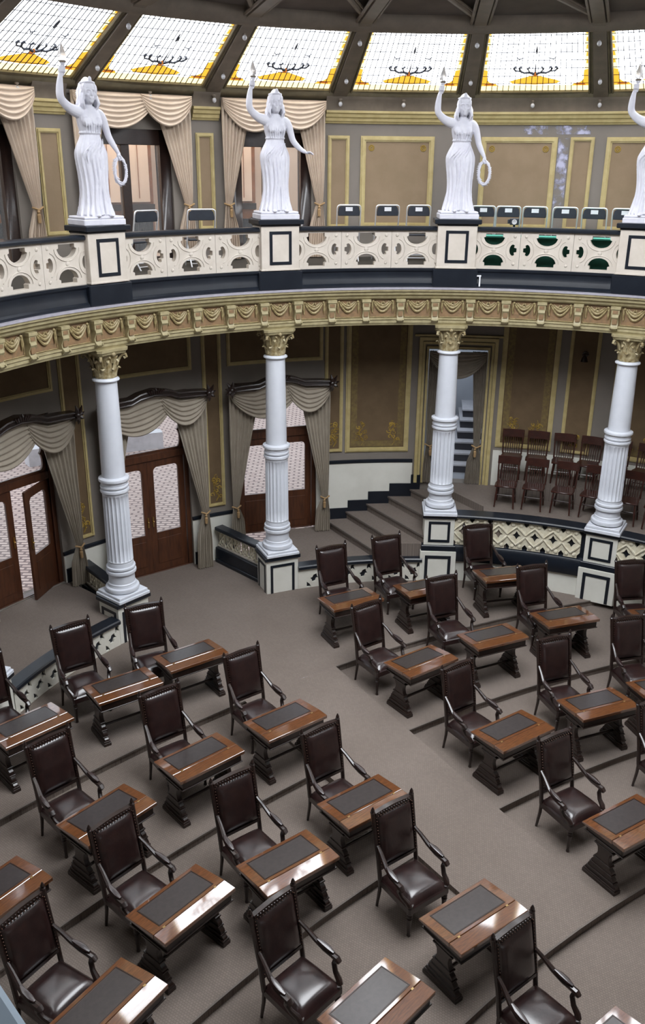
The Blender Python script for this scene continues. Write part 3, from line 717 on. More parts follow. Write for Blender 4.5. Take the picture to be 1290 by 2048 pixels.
def sky_bay():
    g = empty('skylight')
    m = MB(); strip(m, -.98, .98, .05, .98, -.03, -.02); m.build('milk_glass', M['skyglass'], g, smooth=0)['label'] = 'bright milky glass'
    m = MB()
    for u0, u1, v0, v1 in ((-1, 1, 0, .06), (-1, 1, .965, 1), (-1, -.955, .06, .965), (.955, 1, .06, .965)): strip(m, u0, u1, v0, v1, -.06, .03)
    m.build('frame', M['olive'], g, smooth=0)['label'] = 'olive moulded frame'
    m = MB(); strip(m, -.955, .955, .06, .135, -.02, -.012); m.build('foot_border', M['amber_pale'], g, smooth=0)['label'] = 'pale amber glass border'
    m = MB()
    for sx in (-1, 1): strip(m, *sorted((sx * .955, sx * .885)), .135, .965, -.02, -.012)
    m.build('side_border', M['amber_pale'], g, smooth=0)['label'] = 'pale amber glass border'
    def bp(m, pts, off0=-.018, off1=-.008):
        m.plate(pts, [], off0, off1, lambda s, y, z: tuple(bay_pt(s, z, y)))
    m = MB()
    sh_ = [(-.45, .195), (-.38, .165), (0, .15), (.38, .165), (.45, .195), (.36, .222), (.26, .24), (.16, .262), (.08, .275), (0, .285), (-.08, .275), (-.16, .262), (-.26, .24), (-.36, .222)]
    bp(m, sh_); m.build('shell', M['amber'], g, smooth=0)['label'] = 'amber glass shell'
    for sx in (-1, 1):
        m = MB(); bp(m, [(sx * .955, .135), (sx * .66, .135), (sx * .70, .165), (sx * .80, .18), (sx * .86, .22), (sx * .87, .36), (sx * .955, .38)][::sx]); m.build('corner_glass', M['amber'], g, smooth=0)['label'] = 'amber corner glass'
        m = MB(); bp(m, [(sx * .90, .145), (sx * .72, .15), (sx * .74, .175), (sx * .88, .175)][::sx], -.012, -.003); m.build('rust_corner', M['rust'], g, smooth=0)['label'] = 'rust red glass piece'
    m = MB()
    for k in range(5):
        for sx in (-1, 1): bp(m, [(sx * .955, .46 + k * .1), (sx * .91, .46 + k * .1), (sx * .92, .51 + k * .1), (sx * .955, .52 + k * .1)][::sx])
    tag(m.build('edge_glass', M['amber'], g, smooth=0), 'small amber edge glass pieces', kind='stuff')
    m = MB(); bp(m, [(-.03, .28), (.03, .28), (.05, .32), (0, .35), (-.05, .32)], -.012, -.003); m.build('bud', M['rust'], g, smooth=0)['label'] = 'rust red glass bud'
    m = MB()
    def T(pts, r): m.tube([bay_pt(u, v, .012) for u, v in pts], [q * 1.5 for q in (r if isinstance(r, list) else [r] * len(pts))], 5)
    for sx in (-1, 1):
        T([(sx * .02, .33), (sx * .10, .35), (sx * .20, .345), (sx * .27, .37), (sx * .30, .41), (sx * .27, .43)], [.016, .014, .012, .012, .012, .016])
        T([(sx * .27, .37), (sx * .36, .375), (sx * .40, .41), (sx * .37, .43)], [.008, .010, .012, .016])
        T([(sx * .10, .35), (sx * .14, .40), (sx * .11, .43)], [.009, .009, .012])
        T([(sx * .22, .56), (sx * .32, .54), (sx * .36, .57)], [.004, .008, .006])
    T([(0, .36), (0, .50), (0, .62)], [.010, .004, .004]); T([(0, .62), (0, .66), (0, .72)], [.008, .014, .004])
    tag(m.build('scroll_ornament', M['came'], g, smooth=0), 'dark leaded scrollwork', kind='stuff')
    m = MB()
    for i in range(1, 19):
        u = -.955 + 1.91 * i / 19; m.tube([bay_pt(u, .06, -.005), bay_pt(u, .965, -.005)], .008, 3)
    for i in range(1, 8):
        v = .06 + .905 * i / 8; m.tube([bay_pt(-.955, v, -.005), bay_pt(.955, v, -.005)], .007, 3)
    tag(m.build('lead_came', M['came'], g, smooth=0), 'thin lead lines', kind='stuff')
    return g
sb0 = sky_bay(); sname = {2: 'the first statue\'s left', 1: '', 0: ''}
slabel = {3: 'bright stained glass skylight at the top left corner of the picture', 2: 'bright stained glass skylight between the first and second statue torches', 1: 'bright stained glass skylight right of the second statue\'s torch',
          0: 'stained glass skylight left of the third statue\'s torch, over the plain wall', -1: 'stained glass skylight with blue leaded grid, between third and right statue', -2: 'stained glass skylight at the right edge behind the right statue'}
kk = 0
def blank_bay():
    m = MB(); strip(m, -1, 1, 0, 1, -.06, .0); return m.build('unseen_blank_panel', M['dark_ceiling'], ceil, smooth=0)
blank = None
for k in range(23):
    j = k if k < 12 else k - 23
    c = S0 + SB * (j - .5)
    if not (-20 < c < 205):       # unseen side, closed with added panels to darken under the gallery
        if blank is None: blank = blank_bay(); q = blank
        else: q = inst(blank, ceil)
        q.rotation_euler = (0, 0, ring(c)); continue
    s = sb0 if kk == 0 else copy_tree(sb0, CEN, ring(c))
    s.location = CEN; s.rotation_euler = (0, 0, ring(c)); kk += 1
    key = j
    # bays in view: centre angles 140.4(3) 124.8(2) 109.1(1) 93.5(0) 77.8(-1) 62.2(-2)
    tag(s, slabel.get(key, 'stained glass skylight bay out of view behind the camera'), 'skylight', 'ring of stained glass skylights' if key in slabel else 'skylight bays out of view')
# ribs between bays
def rib():
    m = MB()
    def pt(ah, v, off):
        r = RB + .12 + (RT - .1 - RB - .12) * v; z = ZB - .06 + (ZT + .05 - ZB + .06) * v
        return Vector((r * sin(R(ah)), r * cos(R(ah)), z)) + NRM * off
    for ah0, ah1, off in ((-1.25, 1.25, .03), (-.85, .85, .09)):
        m.add([pt(x, v, o_) for v in (0, 1) for x, o_ in ((ah0, -.08), (ah1, -.08), (ah1, off), (ah0, off))], [(0, 1, 2, 3), (7, 6, 5, 4), (0, 4, 5, 1), (1, 5, 6, 2), (2, 6, 7, 3), (3, 7, 4, 0)])
    o = m.build('rib', M['rib'], ceil, smooth=0)
    e = MB()
    for sx in (-1, 1):
        for ah in (1.0, 1.32): e.tube([pt(sx * ah, 0, .035), pt(sx * ah, 1, .035)], .022, 6)
    e.build('rib_moulding', M['olive'], o); return o, pt
rb0, ptf = rib(); rbm = rb0.children[0]
for k in range(23):
    r_ = rb0 if k == 0 else inst(rb0, ceil)
    r_.rotation_euler = (0, 0, ring(S0 + SB * k))
    if k: inst(rbm, r_)
# inner ring beam and rising ceiling with radial ribs, added overhead light disc
m = MB(); m.arc([(7.12, 9.98), (7.05, 9.93), (6.98, 9.95), (6.9, 10.02), (6.85, 10.1), (6.85, 10.3), (7.12, 10.3)], 0, 360, 3); m.build('ring_beam', M['rib'], ceil)
m = MB(); m.arc([(8.95, 9.02), (8.80, 9.06), (8.76, 9.10), (8.74, 9.16), (8.95, 9.2)], 0, 360, 3); m.build('ring_sill', M['olive'], ceil)
m = MB(); m.arc([(6.95, 10.16), (3.4, 10.75), (3.4, 10.8), (6.95, 10.3)], 0, 360, 3); m.build('inner_vault', M['dark_ceiling'], ceil)
m = MB(); m.abox(5.2, 5.4, 10.36, 10.5, 0, 360, 3); m.abox(3.4, 3.6, 10.6, 10.8, 0, 360, 3)
m.build('vault_ring', M['rib'], ceil)
m = MB()
for dx_ in (0,): m.add([(x, r_, z) for r_, z in ((6.9, 10.02), (3.5, 10.6)) for x, z_ in ((-.1, 0), (.1, 0))] + [(x, r_, z) for r_, z in ((6.9, 10.3), (3.5, 10.85)) for x in (-.1, .1)], [(0, 1, 3, 2), (4, 6, 7, 5), (0, 4, 5, 1), (2, 3, 7, 6), (0, 2, 6, 4), (1, 5, 7, 3)])
m.x = Matrix.Identity(4)
for s_ in (-1, 1): m.tube([(s_ * .14, 6.9, 10.06), (s_ * .14, 3.5, 10.64)], .03, 6)
v0 = m.build('vault_rib', M['rib'], ceil, smooth=0)
m = MB(); m.tube([(0, 6.85, 10.10), (-.86, 5.3, 10.36)], .05, 6, .8); m.tube([(.09, 6.85, 10.10), (-.77, 5.3, 10.36)], .02, 6)
v1 = m.build('vault_brace', M['rib'], ceil)
for k in range(23):
    a_ = S0 + SB * k
    if k: inst(v0, ceil, None, ring(a_)); inst(v1, ceil, None, ring(a_))
    else: v0.rotation_euler = v1.rotation_euler = (0, 0, ring(a_))
m = MB(); m.arc([(.001, 10.84), (3.45, 10.78), (3.45, 10.80), (.001, 10.86)], 0, 360, 6); o = m.build('overhead_fill_disc', M['fill_disc'], loc=CEN, smooth=0); tag(o, 'large round glowing disc added high over the chamber as light, out of view', 'skylight')  # unseen emitter, added to light floor, columns and statues from above
# bulbs
def bulb0():
    g = empty('light_bulb')
    m = MB(); m.lathe([(.035, 0), (.035, -.02), (.022, -.03), (.02, -.06)], 12); m.build('socket', M['rib'], g)
    m = MB(); m.ball((0, 0, -.09), .037, 12, 8, (1, 1, 1.2)); m.build('globe', M['bulb'], g); return g
bl = bulb0(); first = True
RIBN = {-2: 'just left of the right statue\'s torch', -1: 'above the third statue', 0: 'midway between second and third statue', 1: 'behind the second statue\'s torch', 2: 'behind the first statue\'s torch'}
for k in RIBN:
    a_ = S0 + SB * k
    for r_, z_, w_ in ((8.25, None, 'lower bulb on the skylight rib '), (7.25, None, 'upper bulb on the skylight rib '), (8.72, 9.04, 'bulb below the foot of the skylight rib ')):
        z_ = (ZB + (ZT - ZB) * (RB - r_) / (RB - RT) - .06) if z_ is None else z_
        p = onring(a_, r_, z_)
        b = bl if first else copy_tree(bl, p, 0); first = False; b.location = p
        tag(b, w_ + RIBN[k], 'light bulb', 'bare bulbs along the skylight ribs')
for k, w_ in ((3, 'left of the first statue\'s head'), (2, 'over the first curtained gallery window'), (1, 'over the second curtained gallery window'), (0, 'left of the third statue\'s raised hand'), (-1, 'over the plain panel right of the third statue')):
    p = onring(S0 + SB * (k - .5), 8.72, 9.04); b = copy_tree(bl, p, 0); tag(b, 'bare bulb in the cove ' + w_, 'light bulb', 'bare bulbs along the skylight ribs')

# ================================================================== CURTAINS, PELMETS, DOORS
def drape_mesh(side, s_out, s_in, z_top, z_tie, z_bot, Rr, s_tie=None, folds=7, y0=-.03):
    """side +1 right, -1 left; s values positive, mirrored"""
    m = MB(); g = rmap(Rr); NU, NV = folds * 8, 34; rows = []
    ti = s_out - .16
    for j in range(NV + 1):
        v = j / NV; z = z_top + (z_bot - z_top) * v
        if z > z_tie:
            t = (z_top - z) / (z_top - z_tie); inn = s_in + (ti - s_in) * (t ** 1.05); out = s_out - .03 * t ** 3
            amp = .030 * (1 - .55 * t)
        else:
            t = (z_tie - z) / max(z_tie - z_bot, .01); inn = ti - .10 * min(1, t * 2.5) - .05 * t; out = s_out - .03 + .05 * min(1, t * 2)
            amp = .0135 + .016 * min(1, t * 3)
        row = []
        for i in range(NU + 1):
            u = i / NU; s = inn + (out - inn) * u
            y = y0 + amp * sin(2 * pi * folds * u + .5 * sin(3 * z)) + amp * .4 * sin(2 * pi * folds * .37 * u + 1.3)
            row.append(g(side * s, y, z))
        rows.append(row)
    vs = [p for r in rows for p in r]; n = NU + 1
    fs = [(j * n + i, j * n + i + 1, (j + 1) * n + i + 1, (j + 1) * n + i) for j in range(NV) for i in range(NU)]
    k = len(vs); rows2 = [(Vector(p) + Vector((0, .02, 0))) for p in vs]
    vs += rows2; fs += [tuple(q + k for q in reversed(f_)) for f_ in fs]
    bd = list(range(n)) + [j * n + NU for j in range(1, NV + 1)] + [NV * n + i for i in range(NU - 1, -1, -1)] + [j * n for j in range(NV - 1, 0, -1)]
    for i in range(len(bd)): a, b = bd[i], bd[(i + 1) % len(bd)]; fs.append((a, b, b + k, a + k))
    m.add(vs, fs); return m
def swag_mesh(s0, s1, zt, D, Rr, nf=6, y0=-.10, hang=.05, arch=0):
    m = MB(); g = rmap(Rr); NU, NV = 28, nf * 7; vs = []
    for j in range(NV + 1):
        v = j / NV
        for i in range(NU + 1):
            u = i / NU; b = (4 * u * (1 - u)) ** .85
            z = zt - hang * v * (1 - b) - .08 * v - (D - .08) * v * b
            y = y0 - .07 * b * sin(pi * min(1, v * 1.0) * .5) + .020 * (.35 + .65 * b) * sin(2 * pi * nf * v) - .0 
            z += arch * max(0, 1 - ((s0 + (s1 - s0) * u) / .55) ** 2) * (1 - v)
            vs.append(g(s0 + (s1 - s0) * u, y, z))
    n = NU + 1; fs = [(j * n + i, j * n + i + 1, (j + 1) * n + i + 1, (j + 1) * n + i) for j in range(NV) for i in range(NU)]
    k = len(vs); vs2 = [Vector(p) + Vector((0, .025, 0)) for p in vs]; vs += vs2; fs += [tuple(q + k for q in reversed(f_)) for f_ in fs]
    bd = list(range(n)) + [j * n + NU for j in range(1, NV + 1)] + [NV * n + i for i in range(NU - 1, -1, -1)] + [j * n for j in range(NV - 1, 0, -1)]
    for i in range(len(bd)): a, b = bd[i], bd[(i + 1) % len(bd)]; fs.append((a, b, b + k, a + k))
    m.add(vs, fs); return m
def curtain_set(name, c, Rr, hw, s_in, zt, z_tie, zb, D, label, material='curtain', two=True, split=.25, arch=0):
    g = empty(name, CEN, ring(c), label, 'curtain', 'curtains')
    for sd in (-1, 1):
        drape_mesh(sd, hw, s_in, zt, z_tie, zb, Rr).build('side_drape', M[material], g, smooth=60)
        t = MB(); f_ = rmap(Rr)
        t.tube([f_(sd * (hw - .20), -.03, z_tie + .02), f_(sd * (hw - .10), -.075, z_tie - .02), f_(sd * (hw + .0), -.03, z_tie + .02)], .02, 6)
        t.lathe([(.008, 0), (.03, -.03), (.02, -.06), (.035, -.08), (.03, -.2), (.002, -.21)], 10)
        tt = MB(); tt.tube([f_(sd * (hw - .20), -.03, z_tie + .02), f_(sd * (hw - .10), -.078, z_tie - .02), f_(sd * (hw + .0), -.03, z_tie + .02)], .018, 6)
        q = f_(sd * (hw - .12), -.085, z_tie - .02); tt.lathe([(.008, q[2]), (.028, q[2] - .03), (.018, q[2] - .06), (.032, q[2] - .08), (.028, q[2] - .2), (.002, q[2] - .21)], 10, q[0], q[1])
        tt.build('tieback', M['tassel'], g)
    if two:
        swag_mesh(-hw, hw * split + .12, zt, D, Rr, 7, arch=arch).build('swag', M[material], g, smooth=60)
        swag_mesh(hw * split - .12, hw, zt, D * .9, Rr, 6, -.12, arch=arch).build('swag', M[material], g, smooth=60)
    else: swag_mesh(-hw, hw, zt, D, Rr, 7).build('swag', M[material], g, smooth=60)
    return g
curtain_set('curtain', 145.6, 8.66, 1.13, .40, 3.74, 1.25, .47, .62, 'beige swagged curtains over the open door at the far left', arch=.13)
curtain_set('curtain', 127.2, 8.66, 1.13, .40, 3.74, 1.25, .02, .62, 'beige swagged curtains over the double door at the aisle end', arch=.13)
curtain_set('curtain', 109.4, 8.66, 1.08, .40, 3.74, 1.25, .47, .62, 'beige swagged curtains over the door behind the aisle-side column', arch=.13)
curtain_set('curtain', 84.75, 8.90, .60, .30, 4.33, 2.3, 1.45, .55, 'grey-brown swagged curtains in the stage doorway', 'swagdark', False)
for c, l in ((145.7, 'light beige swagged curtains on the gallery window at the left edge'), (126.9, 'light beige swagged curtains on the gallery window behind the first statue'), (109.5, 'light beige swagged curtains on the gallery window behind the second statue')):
    curtain_set('gallery_curtain', c, 8.82, 1.10 if c > 110 else .99, .40, 9.0, 7.2, 6.22, .56, l, 'curtain_lit', split=.05 if c < 110 else .25)
# pelmets
def pelmet(c, hw, label):
    g = empty('pelmet', CEN, ring(c), label, 'pelmet', 'carved wooden pelmets')
    z = 3.72; pts_top = [(-hw, z + .10), (-hw * .75, z + .12), (-hw * .45, z + .13), (-hw * .28, z + .20), (0, z + .25), (hw * .28, z + .20), (hw * .45, z + .13), (hw * .75, z + .12), (hw, z + .10)]
    pts_bot = [(hw, z), (hw * .75, z + .01), (hw * .45, z + .02), (hw * .28, z + .09), (0, z + .13), (-hw * .28, z + .09), (-hw * .45, z + .02), (-hw * .75, z + .01), (-hw, z)]
    f_ = rmap(8.47); m = MB(); m.plate((pts_top + pts_bot)[::-1], [], 0, .2, f_)
    m.tube([f_(s, -.015, zz - .015) for s, zz in pts_top], .024, 6); m.tube([f_(s, -.015, zz + .012) for s, zz in pts_bot], .018, 6)
    m.build('board', M['wood'], g)
    k = MB()
    for t in range(-3, 4): k.tube([f_(t * .035, -.02, z + .17), f_(t * .055, -.045, z + .25), f_(t * .06, -.03, z + .30 - abs(t) * .025)], [.022, .02, .008], 6)
    k.build('crest', M['wood'], g)
    for sd in (-1, 1):
        e = MB()
        for dx_, dz_ in ((.14, .04), (.10, .16), (-.03, .18), (.12, -.08), (0, -.16), (-.06, -.10)):
            e.tube([f_(sd * hw, -.02, z + .05), f_(sd * (hw + dx_ * .6), -.05, z + .05 + dz_ * .6), f_(sd * (hw + dx_), -.03, z + .05 + dz_)], [.045, .035, .008], 6)
        e.ball(f_(sd * hw, -.03, z + .05), .06, 8, 6); e.build('finial', M['wood'], g)
pelmet(145.6, 1.10, 'dark carved pelmet above the far left open door')
pelmet(127.2, 1.10, 'dark carved pelmet above the double door at the aisle end')
pelmet(109.4, 1.05, 'dark carved pelmet above the door behind the aisle-side column')
# doors: modelled at 90 degrees round CEN, flat leaves
def rrect(x0, x1, z0, z1, r, n=5, topround=True):
    p = [(x0, z0), (x1, z0)]
    p += [(x1 - r + r * cos(R(90 * i / n)), z1 - r + r * sin(R(90 * i / n))) for i in range(n + 1)]
    p += [(x0 + r - r * sin(R(90 * i / n)), z1 - r + r * cos(R(90 * i / n))) for i in range(n + 1)]
    return p
def leaf_door(w, z0, h, par, swing, hinge_x, side, y, glass_lo=.85, glass_hi=None):
    """door leaf, hinge at hinge_x, extending side*w; swing angle in radians"""
    gh = glass_hi or (h - .15)
    o = empty('door_leaf', (hinge_x, y, z0), swing); o.parent = par
    fl_ = lambda s, yy, z: (side * s, yy, z)
    m = MB(); m.plate([(0, 0), (w, 0), (w, h), (0, h)], [rrect(.13, w - .13, glass_lo, gh, .09)], -.025, .025, fl_)
    m.plate([(.13, .16), (w - .13, .16), (w - .13, glass_lo - .14), (.13, glass_lo - .14)], [], -.035, .035, fl_)
    m.build('leaf_frame', M['door_wood'], o, bevel=.004)
    m = MB(); m.plate(rrect(.12, w - .12, glass_lo - .01, gh + .01, .09), [], -.004, .004, fl_); m.build('pane', M['pane'], o, smooth=0)
    m = MB(); m.box(*sorted((side * (w - .07), side * (w - .04))), -.045, .045, 1.0, 1.22); m.ball((side * (w - .055), -.06, 1.12), .02, 8, 6); m.build('handle', M['brass'], o)
    return o
def double_door(name, c, z0, Rr, openl=0, openr=0, W=1.62):
    g = empty(name, onring(c, Rr), ring(c), kind='structure')
    h = 2.42 - z0 * .0 if z0 < .1 else 2.1; W2 = W / 2
    top = 3.78
    m = MB(); m.box(-W2 - .10, -W2, -.07, .07, z0, top); m.box(W2, W2 + .10, -.07, .07, z0, top); m.box(-W2, W2, -.07, .07, top - .09, top); m.box(-W2, W2, -.06, .06, z0 + h, z0 + h + .14)
    m.box(-W2 + .0, W2, -.07, .07, z0 - .01, z0 + .012)
    m.build('frame', M['door_wood'], g, bevel=.005)
    leaf_door(W2 - .005, z0 + .013, h - .016, g, -openl, -W2 + .005, 1, 0)
    leaf_door(W2 - .005, z0 + .013, h - .016, g, openr, W2 - .005, -1, 0)
    # transom with scalloped frame
    tz0, tz1 = z0 + h + .14, top - .09; x0, x1 = -W2, W2; sc = []
    n = 9
    inner = [(x0 + .10, tz0 + .05), (x1 - .10, tz0 + .05)]
    for i in range(3):
        zc = tz0 + .05 + (tz1 - tz0 - .1) * (i + .5) / 3; rr = (tz1 - tz0 - .1) / 6
        inner += [(x1 - .12 + .06 * sin(R(t)) , zc - rr * cos(R(t))) for t in range(10, 171, 32)]
    for i in range(3):
        zc = tz1 - .05 - (tz1 - tz0 - .1) * (i + .5) / 3; rr = (tz1 - tz0 - .1) / 6
        inner += [(x0 + .12 - .06 * sin(R(t)), zc + rr * cos(R(t))) for t in range(10, 171, 32)]
    m = MB(); m.plate([(x0, tz0), (x1, tz0), (x1, tz1), (x0, tz1)], [inner], -.02, .02, lambda s, y, z: (s, y, z)); m.build('transom_frame', M['door_wood'], g)
    m = MB(); m.box(x0, x1, -.004, .004, tz0, tz1); m.build('transom_pane', M['pane'], g, smooth=0)
    return g
double_door('door_1', 145.6, .45, 9.05, 0, 0)
double_door('door_2', 127.2, 0, 9.05)
double_door('door_3', 109.4, .45, 9.05)
d1 = bpy.data.objects['door_1']
for ch in d1.children:
    if ch.name.startswith('door_leaf') and ch.location.x > 0: ch.rotation_euler = (0, 0, R(22))
# stage doorway surround (three nested gold mouldings) and passage behind
g4 = empty('door_4', CEN, 0, kind='structure')
m = MB()
for k, (da, t, y) in enumerate(((1.35, .07, .07), (.85, .05, .045), (.35, .045, .06))):
    a0, a1 = 80.9 - da, 88.6 + da; zt = 4.35 + da * .19; d = math.degrees(t / 8.95)
    m.abox(8.95 - y, 8.96, 1.43, zt, a0, a0 + d, .5); m.abox(8.95 - y, 8.96, 1.43, zt, a1 - d, a1, .5); m.abox(8.95 - y, 8.96, zt - t, zt, a0 + d, a1 - d)
m.abox(8.90, 8.96, 4.62, 4.66, 78.9, 90.6)
m.build('architrave_moulding', M['gold'], g4)['label'] = 'nested yellow door mouldings'
pg = empty('passage', CEN, 0, 'pale blue stair passage beyond the curtained stage doorway', 'passage')
m = MB(); m.abox(11.9, 12.0, 1.2, 4.6, 76, 95); m.abox(9.22, 12, 1.3, 1.42, 76, 95); m.abox(9.22, 12.0, 4.5, 4.6, 76, 95); m.abox(9.22, 12.0, 1.3, 4.5, 75.8, 76); m.abox(9.22, 12.0, 1.3, 4.5, 91.8, 92); m.build('passage_wall', M['bluewall'], pg, smooth=0)
for i in range(6):
    a_h = 84.6 - .30 * i
    m = MB(); m.abox(9.7 + .26 * i, 11.9, 1.42, 1.42 + .19 * (i + 1) - .035, 76.2, a_h); o = m.build('step', M['riser'], pg, smooth=0)
    m = MB(); m.abox(9.68 + .26 * i, 11.9, 1.42 + .19 * (i + 1) - .035, 1.42 + .19 * (i + 1), 76.2, a_h + .1); m.build('tread', M['marble'], o, smooth=0)
L = bpy.data.lights.new('passage_lamp', 'POINT'); L.energy = 45; L.color = (.85, .92, 1); L.shadow_soft_size = .25
lo = bpy.data.objects.new('passage_lamp', L); COL.objects.link(lo); lo.location = onring(85.5, 10.4, 3.9)
# outside: patio below, reading room behind the gallery
m = MB(); m.abox(9.10, 60, -.12, .010, 60, 178, 2); tag(m.build('patio_ground', M['patio'], loc=CEN, smooth=0), kind='structure')
m = MB(); m.abox(9.0, 9.3, -.02, .44, 138.5, 152.5); tag(m.build('door_sill', M['patio'], loc=CEN, smooth=0), kind='structure')
m = MB(); m.abox(9.22, 11.4, 6.05, 6.2, 98, 160); m.abox(11.3, 11.4, 6.2, 9.2, 98, 160); tag(m.build('reading_room', M['cream_room'], loc=CEN, smooth=0), kind='structure')
cb = empty('garden_curb', CEN, 0, 'low white curb out on the patio, seen through the aisle-end door transom', 'curb')
m = MB(); m.abox(17.2, 17.6, .01, .5, 113, 126); m.build('curb_wall', M['marble'], cb, smooth=0)
def bookcase(a0, a1, lab):
    g = empty('bookcase', CEN, 0, lab, 'bookcase', 'bookcases seen through the gallery windows')
    m = MB(); m.abox(10.85, 11.28, 6.2, 8.35, a0, a1, 1)
    m.build('carcass', M['shelfwood'], g, smooth=0)
    n = 2; d = (a1 - a0) / n
    for i in range(n):
        m = MB(); m.abox(10.80, 10.86, 7.18, 8.30, a0 + d * i + .45, a0 + d * (i + 1) - .45, 1); m.build('cupboard_door', M['cream_room'], g, smooth=0)
        m = MB(); m.tube([(10.79 * cos(R(a0 + d * (i + .5))), 10.79 * sin(R(a0 + d * (i + .5))), 7.25 + j * .1) for j in range(11)], .008, 4); m.build('door_joint', M['shelfwood'], g)
    m = MB(); m.abox(10.78, 10.86, 7.02, 7.14, a0, a1, 1); m.build('cornice_strip', M['wood'], g, smooth=0)
    b = MB()
    for z in (6.25, 6.60):
        a_ = a0 + .4
        while a_ < a1 - .5:
            w_ = random.uniform(.10, .2); hh = random.uniform(.2, .28); b.abox(10.74, 10.86, z, z + hh, a_, a_ + w_, 1); a_ += w_ + .04
    tag(b.build('book_row', M['vinyl'], g, smooth=0), 'rows of books too small to tell apart', kind='stuff')
bookcase(120, 126.5, 'orange wooden bookcase with cream doors behind the first gallery window')
bookcase(108.5, 114.0, 'orange wooden bookcase with cream doors behind the second gallery window')
bookcase(134.5, 142.5, 'orange wooden bookcase behind the left edge gallery window')
for a_ in (136, 124, 110):  # added point lights without fixtures, brighten the cream room behind the windows
    L = bpy.data.lights.new('reading_room_fill', 'POINT'); L.energy = 40; L.color = (1, .80, .66); L.shadow_soft_size = .2
    lo = bpy.data.objects.new('reading_room_fill', L); COL.objects.link(lo); lo.location = onring(a_, 9.8, 8.6)
# upper window frames
for i, c in enumerate(UPW):
    g = empty('window_%d' % (i + 1), onring(c, 9.05), ring(c), kind='structure'); W2 = .80
    m = MB(); m.box(-W2, -W2 + .22, -.08, .1, 6.2, 8.45); m.box(W2 - .22, W2, -.08, .1, 6.2, 8.45); m.box(-W2 + .22, W2 - .22, -.08, .1, 8.2, 8.45); m.box(-.16, .0, -.06, .08, 6.2, 8.2)
    m.box(-W2 + .22, W2 - .22, -.06, .08, 6.2, 6.3)
    m.build('frame', M['wood'], g, bevel=.006)
    m = MB(); m.box(-W2 + .22, -.16, -.004, .004, 6.3, 8.2); m.box(0, W2 - .22, -.004, .004, 6.3, 8.2); m.build('pane', M['pane'], g, smooth=0)
# radial balustrades flanking the aisle
def radial_bal(a_in, r_in, a_out, r_out, lab):
    p, q = Vector(onring(a_in, r_in)), Vector(onring(a_out, r_out)); d = q - p; Lg = d.length
    g = empty('aisle_balustrade', p, atan2(d.y, d.x), lab, 'balustrade', 'balustrades flanking the aisle entrance')
    m = MB(); m.box(0, Lg, -.10, .10, 0, .34); m.box(0, Lg, -.12, .12, 0, .08); m.build('base', M['black'], g, bevel=.01)['label'] = 'black base'
    m = MB(); m.box(0, Lg, -.11, .11, .72, .80); m.build('coping', M['black'], g, bevel=.015)['label'] = 'black coping rail'
    m = MB(); m.box(0, Lg, -.03, .03, .34, .37); m.box(0, Lg, -.03, .03, .69, .72); m.build('rail', M['stucco'], g)
    n = int(Lg / .24); w_ = Lg / n; u0 = None
    for i in range(n):
        if u0 is None:
            a = MB(); zc = .53
            for s_ in (-1, 1):
                a.tube([(w_ / 2 + s_ * (.09 * cos(R(t))), -.0, zc + .0 + .14 * sin(R(t)) * s_) for t in range(-60, 200, 26)], [.018] * 10, 6)
                a.ball((w_ / 2 + s_ * .03, 0, zc + s_ * .06), .04, 8, 6, (1, .8, 1.2))
            a.tube([(0, 0, .37), (w_, 0, .69)], .02, 6); a.tube([(0, 0, .69), (w_, 0, .37)], .02, 6)
            u0 = a.build('scroll', M['stucco_s'], g); u = u0
        else: u = inst(u0, g)
        u.location = (w_ * i, 0, 0)
radial_bal(138.9, 7.45, 137.4, 8.88, 'scroll balustrade with black rail left of the aisle, running to wall')
radial_bal(114.8, 7.45, 118.0, 8.88, 'scroll balustrade with black rail right of the aisle, running to wall')

